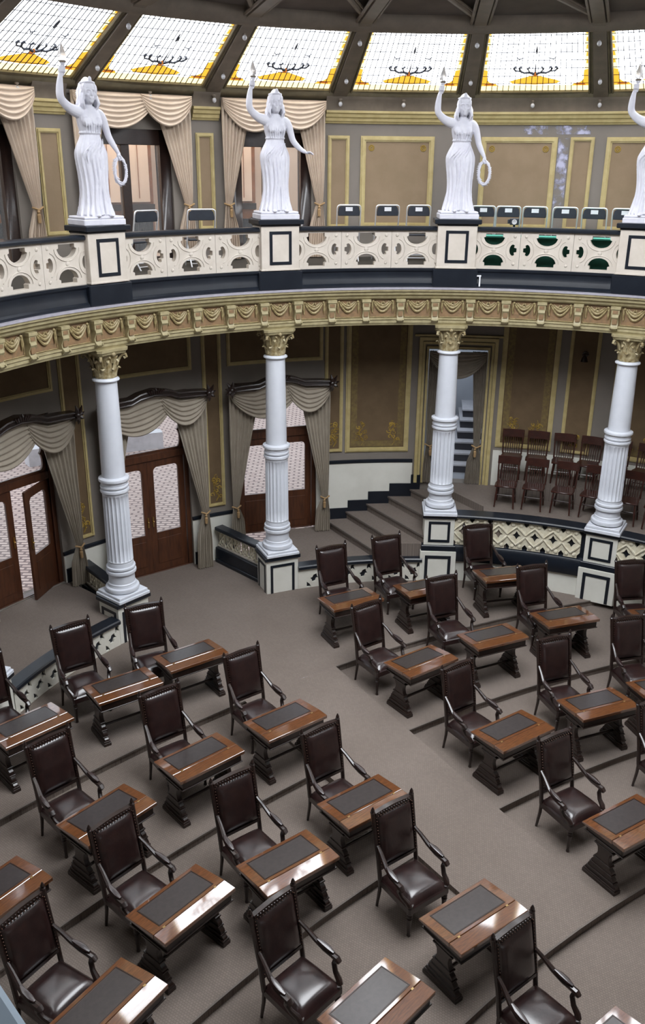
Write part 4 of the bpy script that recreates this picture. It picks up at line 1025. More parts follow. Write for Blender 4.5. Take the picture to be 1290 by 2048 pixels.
# ================================================================== STATUES
def smooth_rows(rows, k=4):
    rows = [tuple(float(c) for c in r) for r in rows]; out = []
    for i in range(len(rows) - 1):
        a, b, c, d = rows[max(i - 1, 0)], rows[i], rows[i + 1], rows[min(i + 2, len(rows) - 1)]
        for j in range(k):
            t = j / k; out.append(tuple(.5 * (2 * q + (r - p) * t + (2 * p - 5 * q + 4 * r - u) * t * t + (-p + 3 * q - 3 * r + u) * t ** 3) for p, q, r, u in zip(a, b, c, d)))
    return out + [rows[-1]]
def statue_mesh(ext):
    m = MB()
    def limb(pts, rad, n):
        q = smooth_rows([tuple(p) + (r,) for p, r in zip(pts, rad)]); m.tube([a[:3] for a in q], [max(a[3], .004) for a in q], n)
    def sect(cx, cy, z, a, b, n=64, k=0, amp=0, ph=0, sq=0):
        out = []
        for j in range(n):
            t = 2 * pi * j / n; q = 1 + amp * (sin(k * t + ph) * .7 + .5 * sin((k * 1.7 // 1) * t + ph * 2.1 + 1)) * (1 if True else 0)
            out.append((cx + a * q * cos(t), cy + b * q * sin(t), z))
        return out
    # gown from hem to chest: z, half width, half depth, centre x, fold amplitude
    P = [(.0, .275, .23, .0, .08), (.05, .265, .215, 0, .085), (.15, .235, .19, 0, .085), (.3, .215, .175, 0, .075), (.45, .212, .17, 0, .065), (.60, .225, .17, .0, .055), (.75, .243, .17, -.005, .04), (.88, .248, .165, -.01, .03), (.98, .215, .14, -.01, .018), (1.08, .165, .115, -.005, .02), (1.14, .150, .105, 0, .02), (1.18, .158, .112, 0, .02), (1.26, .178, .13, 0, .02), (1.33, .188, .135, 0, .012), (1.40, .185, .12, 0, .004), (1.45, .165, .095, 0, 0), (1.49, .11, .075, 0, 0), (1.52, .06, .06, 0, 0)]
    m.loft([sect(cx, .0, z, a, b, 96, 17, amp * 1.25, z * 1.2) for z, a, b, cx, amp in smooth_rows(P)])
    for sx in (-1, 1): m.ball((sx * .085, -.095, 1.30), .07, 14, 10, (1, .9, 1))
    # central hanging folds and overfold at the waist
    for i, (x, y) in enumerate(((-.13, -.13), (-.07, -.165), (-.01, -.175), (.05, -.17), (.11, -.15), (.17, -.10), (-.18, -.08), (.20, -.04), (-.21, -.02), (.08, .16), (-.08, .16), (0, .17))):
        limb([(x * .75, y * .72, 1.0), (x * 1.0, y * .98, .8), (x * .9 + .02 * sin(i), y * 1.02, .5), (x * .95 + .015 * cos(i * 2), y * 1.08, .25), (x * 1.25, y * 1.28, .02)], [.010, .018, .022, .026, .034], 8)
    for i in range(7):
        x = -.13 + i * .043; m.tube([(x, -.12, 1.36), (x * .95, -.15, 1.27), (x * .8, -.115, 1.15)], [.006, .012, .008], 6)
    m.tube([(-.155 * cos(R(t)), -.112 * sin(R(t)) - .0, 1.15) for t in range(0, 361, 20)], .016, 6)
    for q in range(5):
        limb([(.15 - .03 * q, -.09, 1.08), (.11 - .05 * q, -.150, .98), (.03 - .06 * q, -.160, .86), (-.02 - .04 * q, -.150, .74)], [.006, .012, .012, .004], 6)
    m.ball((-.09, -.235, .012), .042, 10, 8, (.85, 1.8, .6)); m.ball((.12, -.25, .012), .042, 10, 8, (.85, 1.8, .6))
    k0 = len(m.v)
    # neck and head
    m.tube([(0, .01, 1.44), (0, 0, 1.52), (0, -.01, 1.60)], [.075, .052, .052], 14)
    hx = .005
    hd = []
    for i in range(15):
        t = i / 14; z = 1.545 + .26 * t; w_ = .098 * sin(pi * (.14 + .80 * t)) ** .62 * (1 - .18 * (1 - t) ** 2); d = .105 * sin(pi * (.14 + .80 * t)) ** .6
        hd.append([(hx + w_ * cos(2 * pi * j / 28), -.02 + d * sin(2 * pi * j / 28), z) for j in range(28)])
    m.loft(hd)
    m.loft([[(hx + x, -.128 + y, z) for x, y in ((-.010, .03), (-.017, .004), (0, -d_), (.017, .004), (.010, .03))] for z, d_ in ((1.712, .008), (1.69, .016), (1.665, .026), (1.648, .034), (1.638, .020))])   # nose
    for sx in (-1, 1):
        m.tube([(hx + sx * .062, -.100, 1.705), (hx + sx * .040, -.124, 1.718), (hx + sx * .014, -.132, 1.712)], [.008, .012, .008], 6)      # brows
        m.ball((hx + sx * .035, -.113, 1.688), .014, 8, 6, (1.2, .8, .7))      # eyes
        m.ball((hx + sx * .045, -.098, 1.655), .026, 8, 6)      # cheeks
    m.tube([(hx - .026, -.122, 1.617), (hx - .008, -.134, 1.622), (hx + .008, -.134, 1.622), (hx + .026, -.122, 1.617)], .0085, 6); m.tube([(hx - .02, -.122, 1.604), (hx, -.133, 1.602), (hx + .02, -.122, 1.604)], .0095, 6)
    m.ball((hx, -.108, 1.578), .03, 8, 6)
    # hair: rounded crown, waves falling to the shoulders, diadem
    m.loft([[(hx + .104 * cos(pi / 2 * t) ** .6 * cos(2 * pi * j / 40) * (1 + .05 * sin(11 * 2 * pi * j / 40)), .015 + .125 * cos(pi / 2 * t) ** .6 * sin(2 * pi * j / 40), 1.725 + .155 * t + (.02 if sin(2 * pi * j / 40) < -.3 else -.05) * (1 - t)) for j in range(40)] for t in (0, .25, .5, .7, .85, .97)])
    for sx in (-1, 1):
        for k in range(6):
            y = -.080 + .036 * k; x = .100 + .012 * (k % 2) - .012 * max(0, k - 3); ph = k * 1.9
            m.tube([(hx + sx * (x * (.60 + .50 * min(1, i / 6.5) - .25 * max(0, (i - 7) / 2)) + .010 * sin(ph + i * 1.5)), y + .012 * cos(ph + i * 1.5) + .01 * i / 9, 1.80 - .042 * i) for i in range(10)], [.018, .024, .026, .025, .025, .026, .026, .024, .02, .012], 7)
    m.tube([(hx, .10, 1.78), (hx, .12, 1.68), (hx, .125, 1.55), (hx, .10, 1.42)], [.06, .085, .085, .05], 12)
    m.tube([(hx + .096 * cos(R(t)), .005 + .112 * sin(R(t)), 1.80 + .012 * abs(sin(R(t)))) for t in range(180, 361, 15)], .012, 6)
    m.ball((hx, -.10, 1.84), .026, 8, 6, (1.1, .6, 1.6))
    for q in range(k0, len(m.v)):
        x, y, z = m.v[q]
        if z > 1.5: m.v[q] = (x * 1.10, y * 1.10, 1.5 + (z - 1.5) * 1.08 - .015)
    # raised arm (viewer's left)
    limb([(-.10, .0, 1.40), (-.19, -.01, 1.43), (-.30, -.03, 1.47), (-.40, -.05, 1.545), (-.445, -.06, 1.62), (-.445, -.07, 1.74), (-.43, -.08, 1.86), (-.415, -.085, 1.90)], [.07, .082, .07, .058, .055, .05, .036, .033], 14)
    m.loft([[(-.405 + x * a, -.085 + y * b, z) for x, y in ((-1, -1), (0, -1.2), (1, -1), (1.1, 0), (1, 1), (0, 1.2), (-1, 1), (-1.1, 0))] for z, a, b in ((1.88, .028, .022), (1.93, .042, .026), (1.97, .042, .024))])
    for k in range(4): 
        z = 1.925 + k * .020
        m.tube([(-.44, -.09, z), (-.425, -.125, z + .005), (-.39, -.135 + .002 * k, z + .005), (-.365, -.115, z), (-.37, -.09, z - .004)], [.0125, .0125, .012, .0115, .010], 7)
    m.tube([(-.42, -.07, 1.92), (-.40, -.05, 1.95), (-.375, -.07, 1.985), (-.372, -.10, 1.99)], [.016, .014, .013, .011], 7)
    m.tube([(-.385, -.10, 1.88), (-.385, -.10, 2.0), (-.385, -.10, 2.02), (-.385, -.10, 2.05)], [.014, .018, .035, .04], 10)
    # other arm
    if ext:
        limb([(.10, 0, 1.40), (.168, -.005, 1.405), (.23, -.01, 1.34), (.265, -.02, 1.24), (.30, -.04, 1.12), (.38, -.07, 1.02), (.46, -.10, .96), (.50, -.115, .945)], [.07, .078, .066, .056, .05, .045, .034, .03], 14)
        hc = Vector((.53, -.125, .93)); m.ball(hc, .04, 10, 8, (1.2, .9, .55))
        for k in range(4):
            y = -.085 - .022 * k; l_ = (.075, .09, .088, .068)[k]
            m.tube([(.55, y, .932), (.55 + l_ * .6, y - .004, .922 + .004 * k), (.55 + l_, y - .006, .90)], [.0125, .0115, .0085], 7)
        m.tube([(.52, -.155, .94), (.545, -.185, .945), (.575, -.195, .935)], [.015, .013, .010], 7)
    else:
        limb([(.10, 0, 1.40), (.165, .0, 1.405), (.22, -.005, 1.34), (.255, -.01, 1.24), (.285, -.02, 1.12), (.325, -.05, 1.02), (.37, -.08, .93), (.385, -.09, .895)], [.07, .075, .064, .055, .05, .045, .034, .03], 14)
        m.ball((.395, -.095, .865), .038, 10, 8, (.8, .9, 1.2))
        for k in range(4):
            y = -.06 - .022 * k
            m.tube([(.41, y, .85), (.425, y, .815), (.41, y, .785), (.385, y, .785)], [.0125, .012, .011, .010], 7)
        m.tube([(.375, -.12, .87), (.365, -.13, .835), (.38, -.125, .80)], [.014, .013, .010], 7)
    me = m.mesh('statue_raw', None, 0)
    o = bpy.data.objects.new('statue_tmp', me); COL.objects.link(o)
    rm = o.modifiers.new('r', 'REMESH'); rm.mode = 'VOXEL'; rm.voxel_size = .008; rm.use_smooth_shade = True
    sm = o.modifiers.new('s', 'SMOOTH'); sm.factor = .5; sm.iterations = 1
    dg = bpy.context.evaluated_depsgraph_get(); me2 = bpy.data.meshes.new_from_object(o.evaluated_get(dg)); bpy.data.objects.remove(o)
    me2.materials.clear(); me2.materials.append(M['statue']); me2.name = 'statue_body'
    for p in me2.polygons: p.use_smooth = True
    return me2
def statue(ext):
    g = empty('statue')
    b = bpy.data.objects.new('figure', statue_mesh(ext)); COL.objects.link(b); b.parent = g; b.location = (0, 0, .125)
    m = MB(); m.box(-.345, .345, -.27, .27, 0, .09); m.box(-.33, .33, -.255, .255, .09, .13); m.build('plinth', M['statue'], g, bevel=.012)
    t = MB(); t.lathe([(.03, 2.16), (.05, 2.175), (.05, 2.19), (.03, 2.195)], 16, -.385, -.10); to = t.build('torch_cup', M['rib'], g); to['label'] = 'dark torch fitting'
    t = MB()
    t.lathe([(.03, 2.19), (.055, 2.22), (.058, 2.26), (.045, 2.31), (.022, 2.37), (.003, 2.42)], 20, -.385, -.10, mod=lambda r, z, a: 1 + .12 * sin(5 * a + z * 14))
    fo = t.build('flame_globe', M['flame'], g); fo['label'] = 'white glass flame lamp'
    if not ext:
        w_ = MB()
        for k in range(44):
            a_ = 2 * pi * k / 44; c = Vector((.405 + .095 * cos(a_), -.10, .76 + .185 * sin(a_)))
            for q in (-1, 0, 1):
                sg = .6 * q + random.uniform(-.25, .25); d = Vector((cos(a_ + 1.45 - sg), q * .35 + random.uniform(-.2, .2), sin(a_ + 1.45 - sg))) * random.uniform(.04, .055); w_.tube([c, c + d * .5, c + d], [.012, .017, .004], 5, .6)
        w_.tube([(.405 + .095 * cos(2 * pi * k / 26), -.10, .76 + .185 * sin(2 * pi * k / 26)) for k in range(27)], .022, 6)
        w_.build('wreath', M['statue'], g)['label'] = 'white laurel wreath'
    return g
sW, sE = statue(False), statue(True)
slab = {1: (sW, 'white robed torch-bearing statue, leftmost, wreath in lowered hand', 139.8), 3: (None, 'white robed torch-bearing statue with wreath, on the third pedestal, before plain wall', 87.0), 4: (None, 'white robed torch-bearing statue cut by the right edge', 61.2)}
for k, (s, l, a_) in slab.items():
    p = onring(a_, 7.1, 7.03)
    turn = {1: R(-8), 3: R(2), 4: R(4)}[k]
    s = s or copy_tree(sW, p, 0)
    s.location = p; s.rotation_euler = (0, 0, ring(a_) + turn); tag(s, l, 'statue', 'torch-bearing statues')
sE.location = onring(113.4, 7.1, 7.03); sE.rotation_euler = (0, 0, ring(113.4) + R(-4)); tag(sE, 'white robed torch-bearing statue, second from left, empty hand held out', 'statue', 'torch-bearing statues')

# ================================================================== ARMCHAIRS
def armchair():
    g = empty('armchair')
    zb0, zb1 = .60, 1.29
    def by(z): return -.265 - .17 * max(0, (z - .48)) / .85      # backrest line
    for sx in (-1, 1):      # rear legs
        m = MB(); m.tube([(sx * .275, by(.48), .44), (sx * .275, -.275, .25), (sx * .28, -.31, 0)], [.024, .022, .017], 8); m.build('leg', M['wood'], g)
    for sx in (-1, 1):      # turned front legs
        m = MB(); m.lathe([(.014, 0), (.024, .01), (.018, .05), (.028, .22), (.036, .26), (.024, .275), (.036, .29), (.036, .305), (.028, .32), (.038, .335), (.038, .46)], 12, sx * .27, .255); m.build('leg', M['wood'], g)
    m = MB()
    m.loft([[(x, y, z) for x, y in ((-.31, .295), (.31, .295), (.29, -.275), (-.29, -.275))] for z in (.33, .445)])
    m.build('seat_frame', M['leather'], g, bevel=.02)['label'] = 'leather covered seat rail'
    # seat cushion
    m = MB(); rows = []
    for z, k, h in ((.44, 1.0, 0), (.47, 1.01, 0), (.495, .97, 0)):
        pass
    N = 12; vs = []; fs = []
    for j in range(N + 1):
        for i in range(N + 1):
            u, v = -1 + 2 * i / N, -1 + 2 * j / N; hw = .29 - .02 * (1 - v) / 2
            e = (1 - abs(u) ** 5) * (1 - abs(v) ** 5); z = .445 + .085 * max(e, 0) ** .45 + .015 * (1 - u * u) * (1 - v * v)
            vs.append((u * hw, v * .275 + .005, z))
    for j in range(N):
        for i in range(N): k = j * (N + 1) + i; fs.append((k, k + 1, k + N + 2, k + N + 1))
    m.add(vs, fs)
    m.build('seat', M['leather'], g, smooth=60)['label'] = 'brown leather seat cushion'
    # back posts, finials, rails
    for sx in (-1, 1):
        m = MB(); m.tube([(sx * .28, by(.44), .40), (sx * .283, by(.7), .7), (sx * .29, by(1.0), 1.0), (sx * .295, by(1.29), 1.29)], [.028, .026, .026, .028], 8)
        p = (sx * .295, by(1.30)); m.lathe([(.028, 1.285), (.032, 1.30), (.019, 1.315), (.024, 1.33), (.006, 1.375)], 10, *p)
        m.build('back_post', M['wood'], g)
    m = MB(); m.loft([[(x, by(z) + dy, z + dz) for x, z, dz in ((-.27, 1.29, 0), (-.14, 1.29, .012), (0, 1.29, .02), (.14, 1.29, .012), (.27, 1.29, 0), (.27, 1.25, 0), (0, 1.25, 0), (-.27, 1.25, 0))] for dy in (-.028, .028)])
    for k in range(-6, 7): m.ball((k * .038, by(1.28) + .03, 1.272), .014, 6, 5)
    m.build('crest_rail', M['wood'], g)['label'] = 'carved crest rail'
    m = MB(); m.loft([[(x, by(z) + dy, z) for x, z in ((-.27, .565), (.27, .565), (.27, .60), (-.27, .60))] for dy in (-.018, .018)]); m.build('lower_rail', M['wood'], g)
    # padded back
    m = MB(); vs = []; fs = []; N = 10; K = 14
    for side in (1, -1):
        o = len(vs)
        for j in range(K + 1):
            for i in range(N + 1):
                u, v = -1 + 2 * i / N, -1 + 2 * j / K; z = .605 + (1.255 - .605) * (v + 1) / 2
                e = max((1 - abs(u) ** 5) * (1 - abs(v) ** 7), 0) ** .5
                vs.append((u * .270, by(z) + side * (.012 + (.045 if side > 0 else .018) * e), z))
        for j in range(K):
            for i in range(N): k = o + j * (N + 1) + i; fs.append((k, k + 1, k + N + 2, k + N + 1))
    half = (N + 1) * (K + 1); n = N + 1
    bd = list(range(n)) + [j * n + N for j in range(1, K + 1)] + [K * n + i for i in range(N - 1, -1, -1)] + [j * n for j in range(K - 1, 0, -1)]
    for i in range(len(bd)): a, b = bd[i], bd[(i + 1) % len(bd)]; fs.append((a, b, b + half, a + half))
    m.add(vs, fs); bo = m.build('backrest', M['leather'], g, smooth=60); bo['label'] = 'brown leather padded back'
    m = MB()
    for sx in (-1, 1):
        for k in range(17): z = .62 + k * .038; m.ball((sx * .268, by(z) + .03, z), .0085, 5, 4)
    for k in range(14): x = -.247 + k * .038; m.ball((x, by(1.245) + .035, 1.25), .0085, 5, 4)
    tag(m.build('nail_trim', M['nail'], bo, smooth=0), 'row of dark brass nail heads', kind='stuff')
    # arms
    for sx in (-1, 1):
        m = MB()
        m.tube([(sx * .283, by(.86) + .01, .88), (sx * .30, -.24, .83), (sx * .325, -.12, .745), (sx * .34, 0, .70), (sx * .345, .10, .69), (sx * .345, .17, .685), (sx * .345, .195, .665), (sx * .345, .185, .645)], [.022, .026, .032, .036, .036, .038, .034, .022], 8, .8)
        m.tube([(sx * .345, .15, .665), (sx * .34, .13, .60), (sx * .32, .17, .53), (sx * .30, .24, .49), (sx * .29, .265, .45)], [.032, .028, .028, .034, .034], 8)
        ao = m.build('armrest', M['wood'], g)
        p = MB(); p.tube([(sx * .328, -.10, .765), (sx * .34, -.03, .748), (sx * .345, .05, .735), (sx * .345, .12, .728)], [.016, .036, .036, .016], 8, .6); p.build('arm_pad', M['leather'], ao)['label'] = 'leather arm pad'
    return g
# ================================================================== DESKS
def desk():
    g = empty('desk')
    def top(y): return .755 + .04 * min(1, (y + .32) / .46)
    m = MB(); m.loft([[(x, y, z) for y, z in ((-.32, .715), (-.32, .742), (.14, .795), (.145, .765), (.145, .735))] for x in (-.5, .5)]); m.build('writing_top', M['desk_wood'], g, smooth=0, bevel=.004)
    m = MB(); m.box(-.5, .5, .147, .325, .745, .795); m.build('rear_shelf', M['desk_wood'], g, smooth=0, bevel=.005)
    m = MB(); sl_ = (.795 - .742) / .46
    P = [(-.37, -.255), (.37, -.255), (.37, .085), (-.37, .085)]
    zt = lambda y: .742 + (y + .32) * sl_
    m.add([(x, y, zt(y) - .005) for x, y in P] + [(x, y, zt(y) + .0016) for x, y in P], [(0, 3, 2, 1), (4, 5, 6, 7), (0, 1, 5, 4), (1, 2, 6, 5), (2, 3, 7, 6), (3, 0, 4, 7)]); m.build('leather_inset', M['inset'], g, smooth=0)['label'] = 'dark leather writing inset'
    m = MB()
    for (x0, x1, y0, y1) in ((-.385, .385, -.27, -.258), (-.385, .385, .088, .10), (-.385, -.373, -.258, .088), (.373, .385, -.258, .088)):
        P = [(x0, y0), (x1, y0), (x1, y1), (x0, y1)]
        m.add([(x, y, zt(y) - .004) for x, y in P] + [(x, y, zt(y) + .0035) for x, y in P], [(0, 3, 2, 1), (4, 5, 6, 7), (0, 1, 5, 4), (1, 2, 6, 5), (2, 3, 7, 6), (3, 0, 4, 7)])
    m.build('inset_border', M['desk_dark'], g, smooth=0)
    m = MB(); m.box(-.46, .46, -.28, -.26, .635, .72); m.box(-.46, .46, .275, .295, .635, .75); m.box(-.46, -.44, -.26, .275, .635, .722); m.box(.44, .46, -.26, .275, .635, .722); m.box(-.475, .475, -.295, .31, .62, .637)
    m.build('apron', M['desk_dark'], g, bevel=.004)
    for sx in (-1, 1):
        m = MB(); m.box(sx * .36 - .016, sx * .36 + .016, .136, .156, .7955, .798); m.build('hinge', M['nail_b'], g, smooth=0)
    for sx in (-1, 1):
        m = MB(); x = sx * .40
        pr = [(.23, .635), (.235, .60), (.15, .585), (.12, .55), (.135, .53), (.095, .49), (.085, .42), (.10, .36), (.125, .33), (.115, .30), (.155, .27), (.165, .24), (.15, .22), (.195, .18), (.205, .15), (.19, .13), (.235, .10), (.245, .075)]
        m.plate([(y, z) for y, z in pr][::-1] + [(-y, z) for y, z in pr], [], -.032, .032, lambda s, y, z: (x + y, s, z))
        for yy, z0, z1, wx in ((.26, .0, .05, .055), (.25, .05, .078, .048), (.215, .12, .14, .045), (.175, .21, .23, .043), (.135, .315, .335, .042), (.15, .525, .545, .04)): m.box(x - wx, x + wx, -yy, yy, z0, z1)
        m.box(x - .05, x + .05, -.25, .25, .605, .622)
        m.build('trestle', M['desk_dark'], g, bevel=.003)
    m = MB(); m.tube([(-.38, 0, .20), (.38, 0, .20)], .021, 8); m.build('stretcher', M['desk_dark'], g)
    return g
chair0, desk0 = armchair(), desk()
W_ = 'dark brown leather armchair '
D_ = 'mahogany desk with dark leather inset '
CH = [
 (0, -3.62, 11.76, 36, W_ + 'in back row left of aisle, before the low platform front'),
 (0, -2.67, 12.39, 27, W_ + 'in back row at the foot of the left column'),
 (0, .35, 14.80, 26, W_ + 'in back row, first right of the aisle, before white cut-outs'),
 (0, 1.39, 15.30, 24, W_ + 'in back row before the landing, left of the stage corner pedestal'),
 (0, 3.18, 15.90, 14, W_ + 'in back row against the stage front, right of corner pedestal'),
 (1, 5.74, 14.50, 8, W_ + 'at the right edge beside the right column\'s pedestal'),
 (0, -4.56, 10.75, 45, W_ + 'at the left edge in the back row, mostly cut off'),
 (1, -3.13, 9.08, 46, W_ + 'in second row, leftmost one fully in view'),
 (1, -1.96, 10.15, 38, W_ + 'in second row, second left of the aisle'),
 (1, -.93, 11.20, 37.5, W_ + 'in second row, next to the aisle on its left'),
 (1, .98, 12.77, 35.5, W_ + 'in second row, first right of the aisle'),
 (1, 2.26, 13.78, 22, W_ + 'in second row, second right of the aisle'),
 (1, 3.93, 14.26, 18, W_ + 'in second row, third right of the aisle'),
 (2, 5.12, 12.55, 14, W_ + 'in third row at the right edge'),
 (2, -2.02, 7.79, 50, W_ + 'in third row, third left of the aisle'),
 (2, -.80, 8.50, 38, W_ + 'in third row, second left of the aisle'),
 (2, .25, 9.49, 37.5, W_ + 'in third row, next to the aisle on its left'),
 (2, 2.25, 11.08, 34.5, W_ + 'in third row, first right of the aisle'),
 (2, 3.78, 11.86, 20, W_ + 'in third row, second right of the aisle'),
 (2, -2.60, 6.52, 57, W_ + 'at the lower left corner, leftmost of its row'),
 (3, -.17, 6.70, 46, W_ + 'at bottom centre, behind the glaring white-lit desk'),
 (3, 1.10, 8.14, 36, W_ + 'in fourth row, next to the aisle on its left'),
 (3, 3.31, 9.51, 31, W_ + 'in fourth row, first right of the aisle'),
 (3, 4.86, 10.31, 24, W_ + 'in fourth row at the right edge, mostly cut off'),
 (4, 2.21, 6.48, 38, W_ + 'nearest the lower right corner, partly behind a desk')]
DK = [
 (0, -2.04, 12.12, 36, D_ + 'in back row, next to the aisle on its left'),
 (0, -2.91, 11.25, 35.5, D_ + 'in back row, second left of the aisle'),
 (0, -3.97, 10.24, 45, D_ + 'in back row at the left edge'),
 (0, .51, 14.10, 27, D_ + 'in back row, first right of the aisle'),
 (0, 1.88, 14.61, 24, D_ + 'in back row, second right of the aisle'),
 (0, 3.42, 15.20, 14, D_ + 'in back row before the stage front'),
 (1, 5.94, 13.80, 8, D_ + 'at the right edge below the right column'),
 (1, -1.59, 9.73, 41.7, D_ + 'in second row, second left of the aisle'),
 (1, -2.55, 8.61, 50, D_ + 'in second row, third left of the aisle'),
 (1, -.50, 10.59, 38.3, D_ + 'in second row, next to the aisle on its left'),
 (1, -3.45, 7.34, 54, D_ + 'at the left edge above the lower left armchair'),
 (1, 1.57, 12.21, 35.6, D_ + 'in second row, first right of the aisle'),
 (1, 2.84, 13.02, 25, D_ + 'in second row, second right of the aisle'),
 (1, 4.21, 13.74, 18, D_ + 'in second row, third right of the aisle'),
 (2, .55, 9.03, 37, D_ + 'in third row, next to the aisle on its left'),
 (2, -.36, 7.98, 38, D_ + 'in third row, second left of the aisle'),
 (2, -1.48, 7.37, 50, D_ + 'in third row, third left of the aisle'),
 (2, -1.99, 6.08, 56, D_ + 'at bottom left before the corner armchair'),
 (2, 2.70, 10.55, 34, D_ + 'in third row, first right of the aisle'),
 (2, 4.09, 11.24, 22, D_ + 'in third row, second right of the aisle'),
 (2, 5.27, 11.69, 16, D_ + 'in third row at the right edge'),
 (3, .56, 6.23, 46, D_ + 'at bottom centre, glaring white with reflected light'),
 (3, 1.66, 7.35, 36.4, D_ + 'in fourth row, next to the aisle on its left'),
 (3, 3.83, 8.85, 32, D_ + 'in fourth row, first right of the aisle'),
 (4, 2.71, 5.81, 38, D_ + 'at the bottom right corner, only a corner showing')]
for i, (r, x, y, a_, l) in enumerate(CH):
    p = (x, y, -DROP * r); rz = R(a_ - 180)
    o = chair0 if i == 0 else copy_tree(chair0, p, rz)
    o.location = p; o.rotation_euler = (0, 0, rz); tag(o, l, 'armchair', 'leather armchairs of the chamber')
for i, (r, x, y, a_, l) in enumerate(DK):
    p = (x, y, -DROP * r); rz = R(a_ - 180)
    o = desk0 if i == 0 else copy_tree(desk0, p, rz)
    o.location = p; o.rotation_euler = (0, 0, rz); tag(o, l, 'desk', 'mahogany desks of the chamber')

# ================================================================== STAGE CHAIRS
def slat_chair():
    g = empty('slat_chair')          # front is -Y
    m = MB(); m.loft([[(x, y, z) for x, y in ((-.21, -.22), (.21, -.22), (.22, .0), (.19, .2), (-.19, .2), (-.22, 0))] for z in (.43, .465)]); m.build('seat', M['chairwood'], g, bevel=.01)
    for x, y, tx, ty in ((-.19, -.2, -.16, -.17), (.19, -.2, .16, -.17), (-.19, .22, -.15, .16), (.19, .22, .15, .16)):
        m = MB(); m.tube([(x, y, 0), ((x + tx) / 2, (y + ty) / 2, .22), (tx, ty, .44)], [.015, .021, .018], 7); m.build('leg', M['chairwood'], g)
    m = MB(); m.tube([(-.18, 0, .2), (.18, 0, .2)], .012, 6); m.tube([(-.185, -.19, .25), (-.185, .2, .2)], .012, 6); m.tube([(.185, -.19, .25), (.185, .2, .2)], .012, 6); m.build('stretcher', M['chairwood'], g)
    for sx in (-1, 1): m = MB(); m.tube([(sx * .19, .17, .45), (sx * .20, .22, .7), (sx * .205, .27, .93)], [.018, .016, .014], 7); m.build('back_post', M['chairwood'], g)
    m = MB(); m.loft([[(x, y + .0 + .03 * (1 - (x / .22) ** 2), z) for x in (-.225, -.11, 0, .11, .225)] + [(x, y + .022 + .03 * (1 - (x / .22) ** 2), z) for x in (.225, .11, 0, -.11, -.225)] for z, y in ((.79, .235), (.86, .25), (.95, .27))]); m.build('top_rail', M['chairwood'], g, bevel=.004)
    for k in range(7):
        x = -.135 + k * .045; m = MB(); m.tube([(x, .17, .46), (x, .23 + .02 * (1 - (x / .2) ** 2), .66), (x, .25 + .03 * (1 - (x / .2) ** 2), .80)], [.008, .011, .008], 6); m.build('slat', M['chairwood'], g)
    return g
sc0 = slat_chair(); first = True
pos_w = ['nearest the stage doorway', 'second from the stage doorway', 'third from the stage doorway', 'fourth, just left of the right column', 'first right of the right column', 'last before the right edge']
for row, (rr, zz, angs) in enumerate(((8.52, 1.80, (76.6, 73.2, 69.6, 66.2, 62.4, 58.9)), (7.72, 1.45, (76.9, 72.8, 68.5, 64.3, 59.3, 55.2)))):
    for k, a_ in enumerate(angs):
        p = onring(a_, rr, zz); rz = ring(a_) + R(random.uniform(-5, 5))
        o = sc0 if first else copy_tree(sc0, p, rz); first = False; o.location = p; o.rotation_euler = (0, 0, rz)
        tag(o, 'red-brown slatted wooden chair in stage ' + ('rear' if row == 0 else 'front') + ' row, ' + pos_w[k], 'chair', 'slatted wooden chairs on the stage')
# ================================================================== GALLERY FOLDING CHAIRS
def folding(label_paper):
    g = empty('folding_chair')      # back toward the chamber (-Y), as seen from the front
    m = MB()
    pts = [(-.22, .14, 0), (-.22, -.10, .48), (-.22, -.20, .94)] + [(-.22 + .05 * (1 - cos(R(t))), -.205 , .96 + .05 * sin(R(t))) for t in (30, 60, 90)] + [(.17 + .05 * sin(R(t)), -.205, .96 + .05 * cos(R(t))) for t in (0, 30, 60)] + [(.22, -.20, .94), (.22, -.10, .48), (.22, .14, 0)]
    m.tube(pts, .013, 8); m.build('front_frame', M['chrome'], g)['label'] = 'chrome tube frame'
    m = MB(); m.tube([(-.19, -.24, 0), (-.19, .12, .47)], .012, 7); m.tube([(.19, -.24, 0), (.19, .12, .47)], .012, 7); m.tube([(-.19, -.2, .06), (.19, -.2, .06)], .01, 6); m.tube([(-.22, .10, .09), (.22, .10, .09)], .01, 6); m.build('rear_frame', M['chrome'], g)
    m = MB(); m.loft([[(x, y, z) for x, z in ((-.20, .82), (.20, .82), (.205, .88), (.19, .97), (.15, .995), (-.15, .995), (-.19, .97), (-.205, .88))] for y in (-.215, -.18)]); m.build('backrest', M['vinyl'], g, bevel=.008)['label'] = 'black vinyl back pad'
    m = MB(); m.box(-.20, .20, -.10, .28, .455, .49); m.build('seat', M['vinyl'], g, bevel=.012)
    if label_paper:
        m = MB(); m.box(-.065, .065, -.2205, -.2165, .905, .975); m.build('paper_label', M['paper'], g, smooth=0)['label'] = 'white paper label'
    return g
fc, fp = folding(True), folding(False)
GA = [(100.9, 'third bay of gallery, directly right of the second curtained window'), (95.8, 'in gallery, second right of the second statue'), (91.55, 'in gallery, just left of the third statue'), (83.1, 'in gallery, just right of the third statue'), (79.75, 'in gallery, second right of the third statue'), (76.25, 'in gallery, third right of the third statue'), (72.5, 'in gallery, fourth right of the third statue'), (68.7, 'in gallery, fifth right of the third statue'), (65.0, 'in gallery, half hidden by the rightmost statue')]
for i, (a_, l) in enumerate(GA):
    p = onring(a_, 8.25, 6.2); rz = ring(a_) + R((-3, 2, -1, 3, 0, -2, 2, -3, 1)[i]) ; o = fc if i == 0 else copy_tree(fc, p, rz); o.location = p; o.rotation_euler = (0, 0, rz)
    tag(o, 'black folding chair with white paper label ' + l.replace('third bay of gallery, ', ''), 'folding chair', 'labelled folding chairs in the gallery')
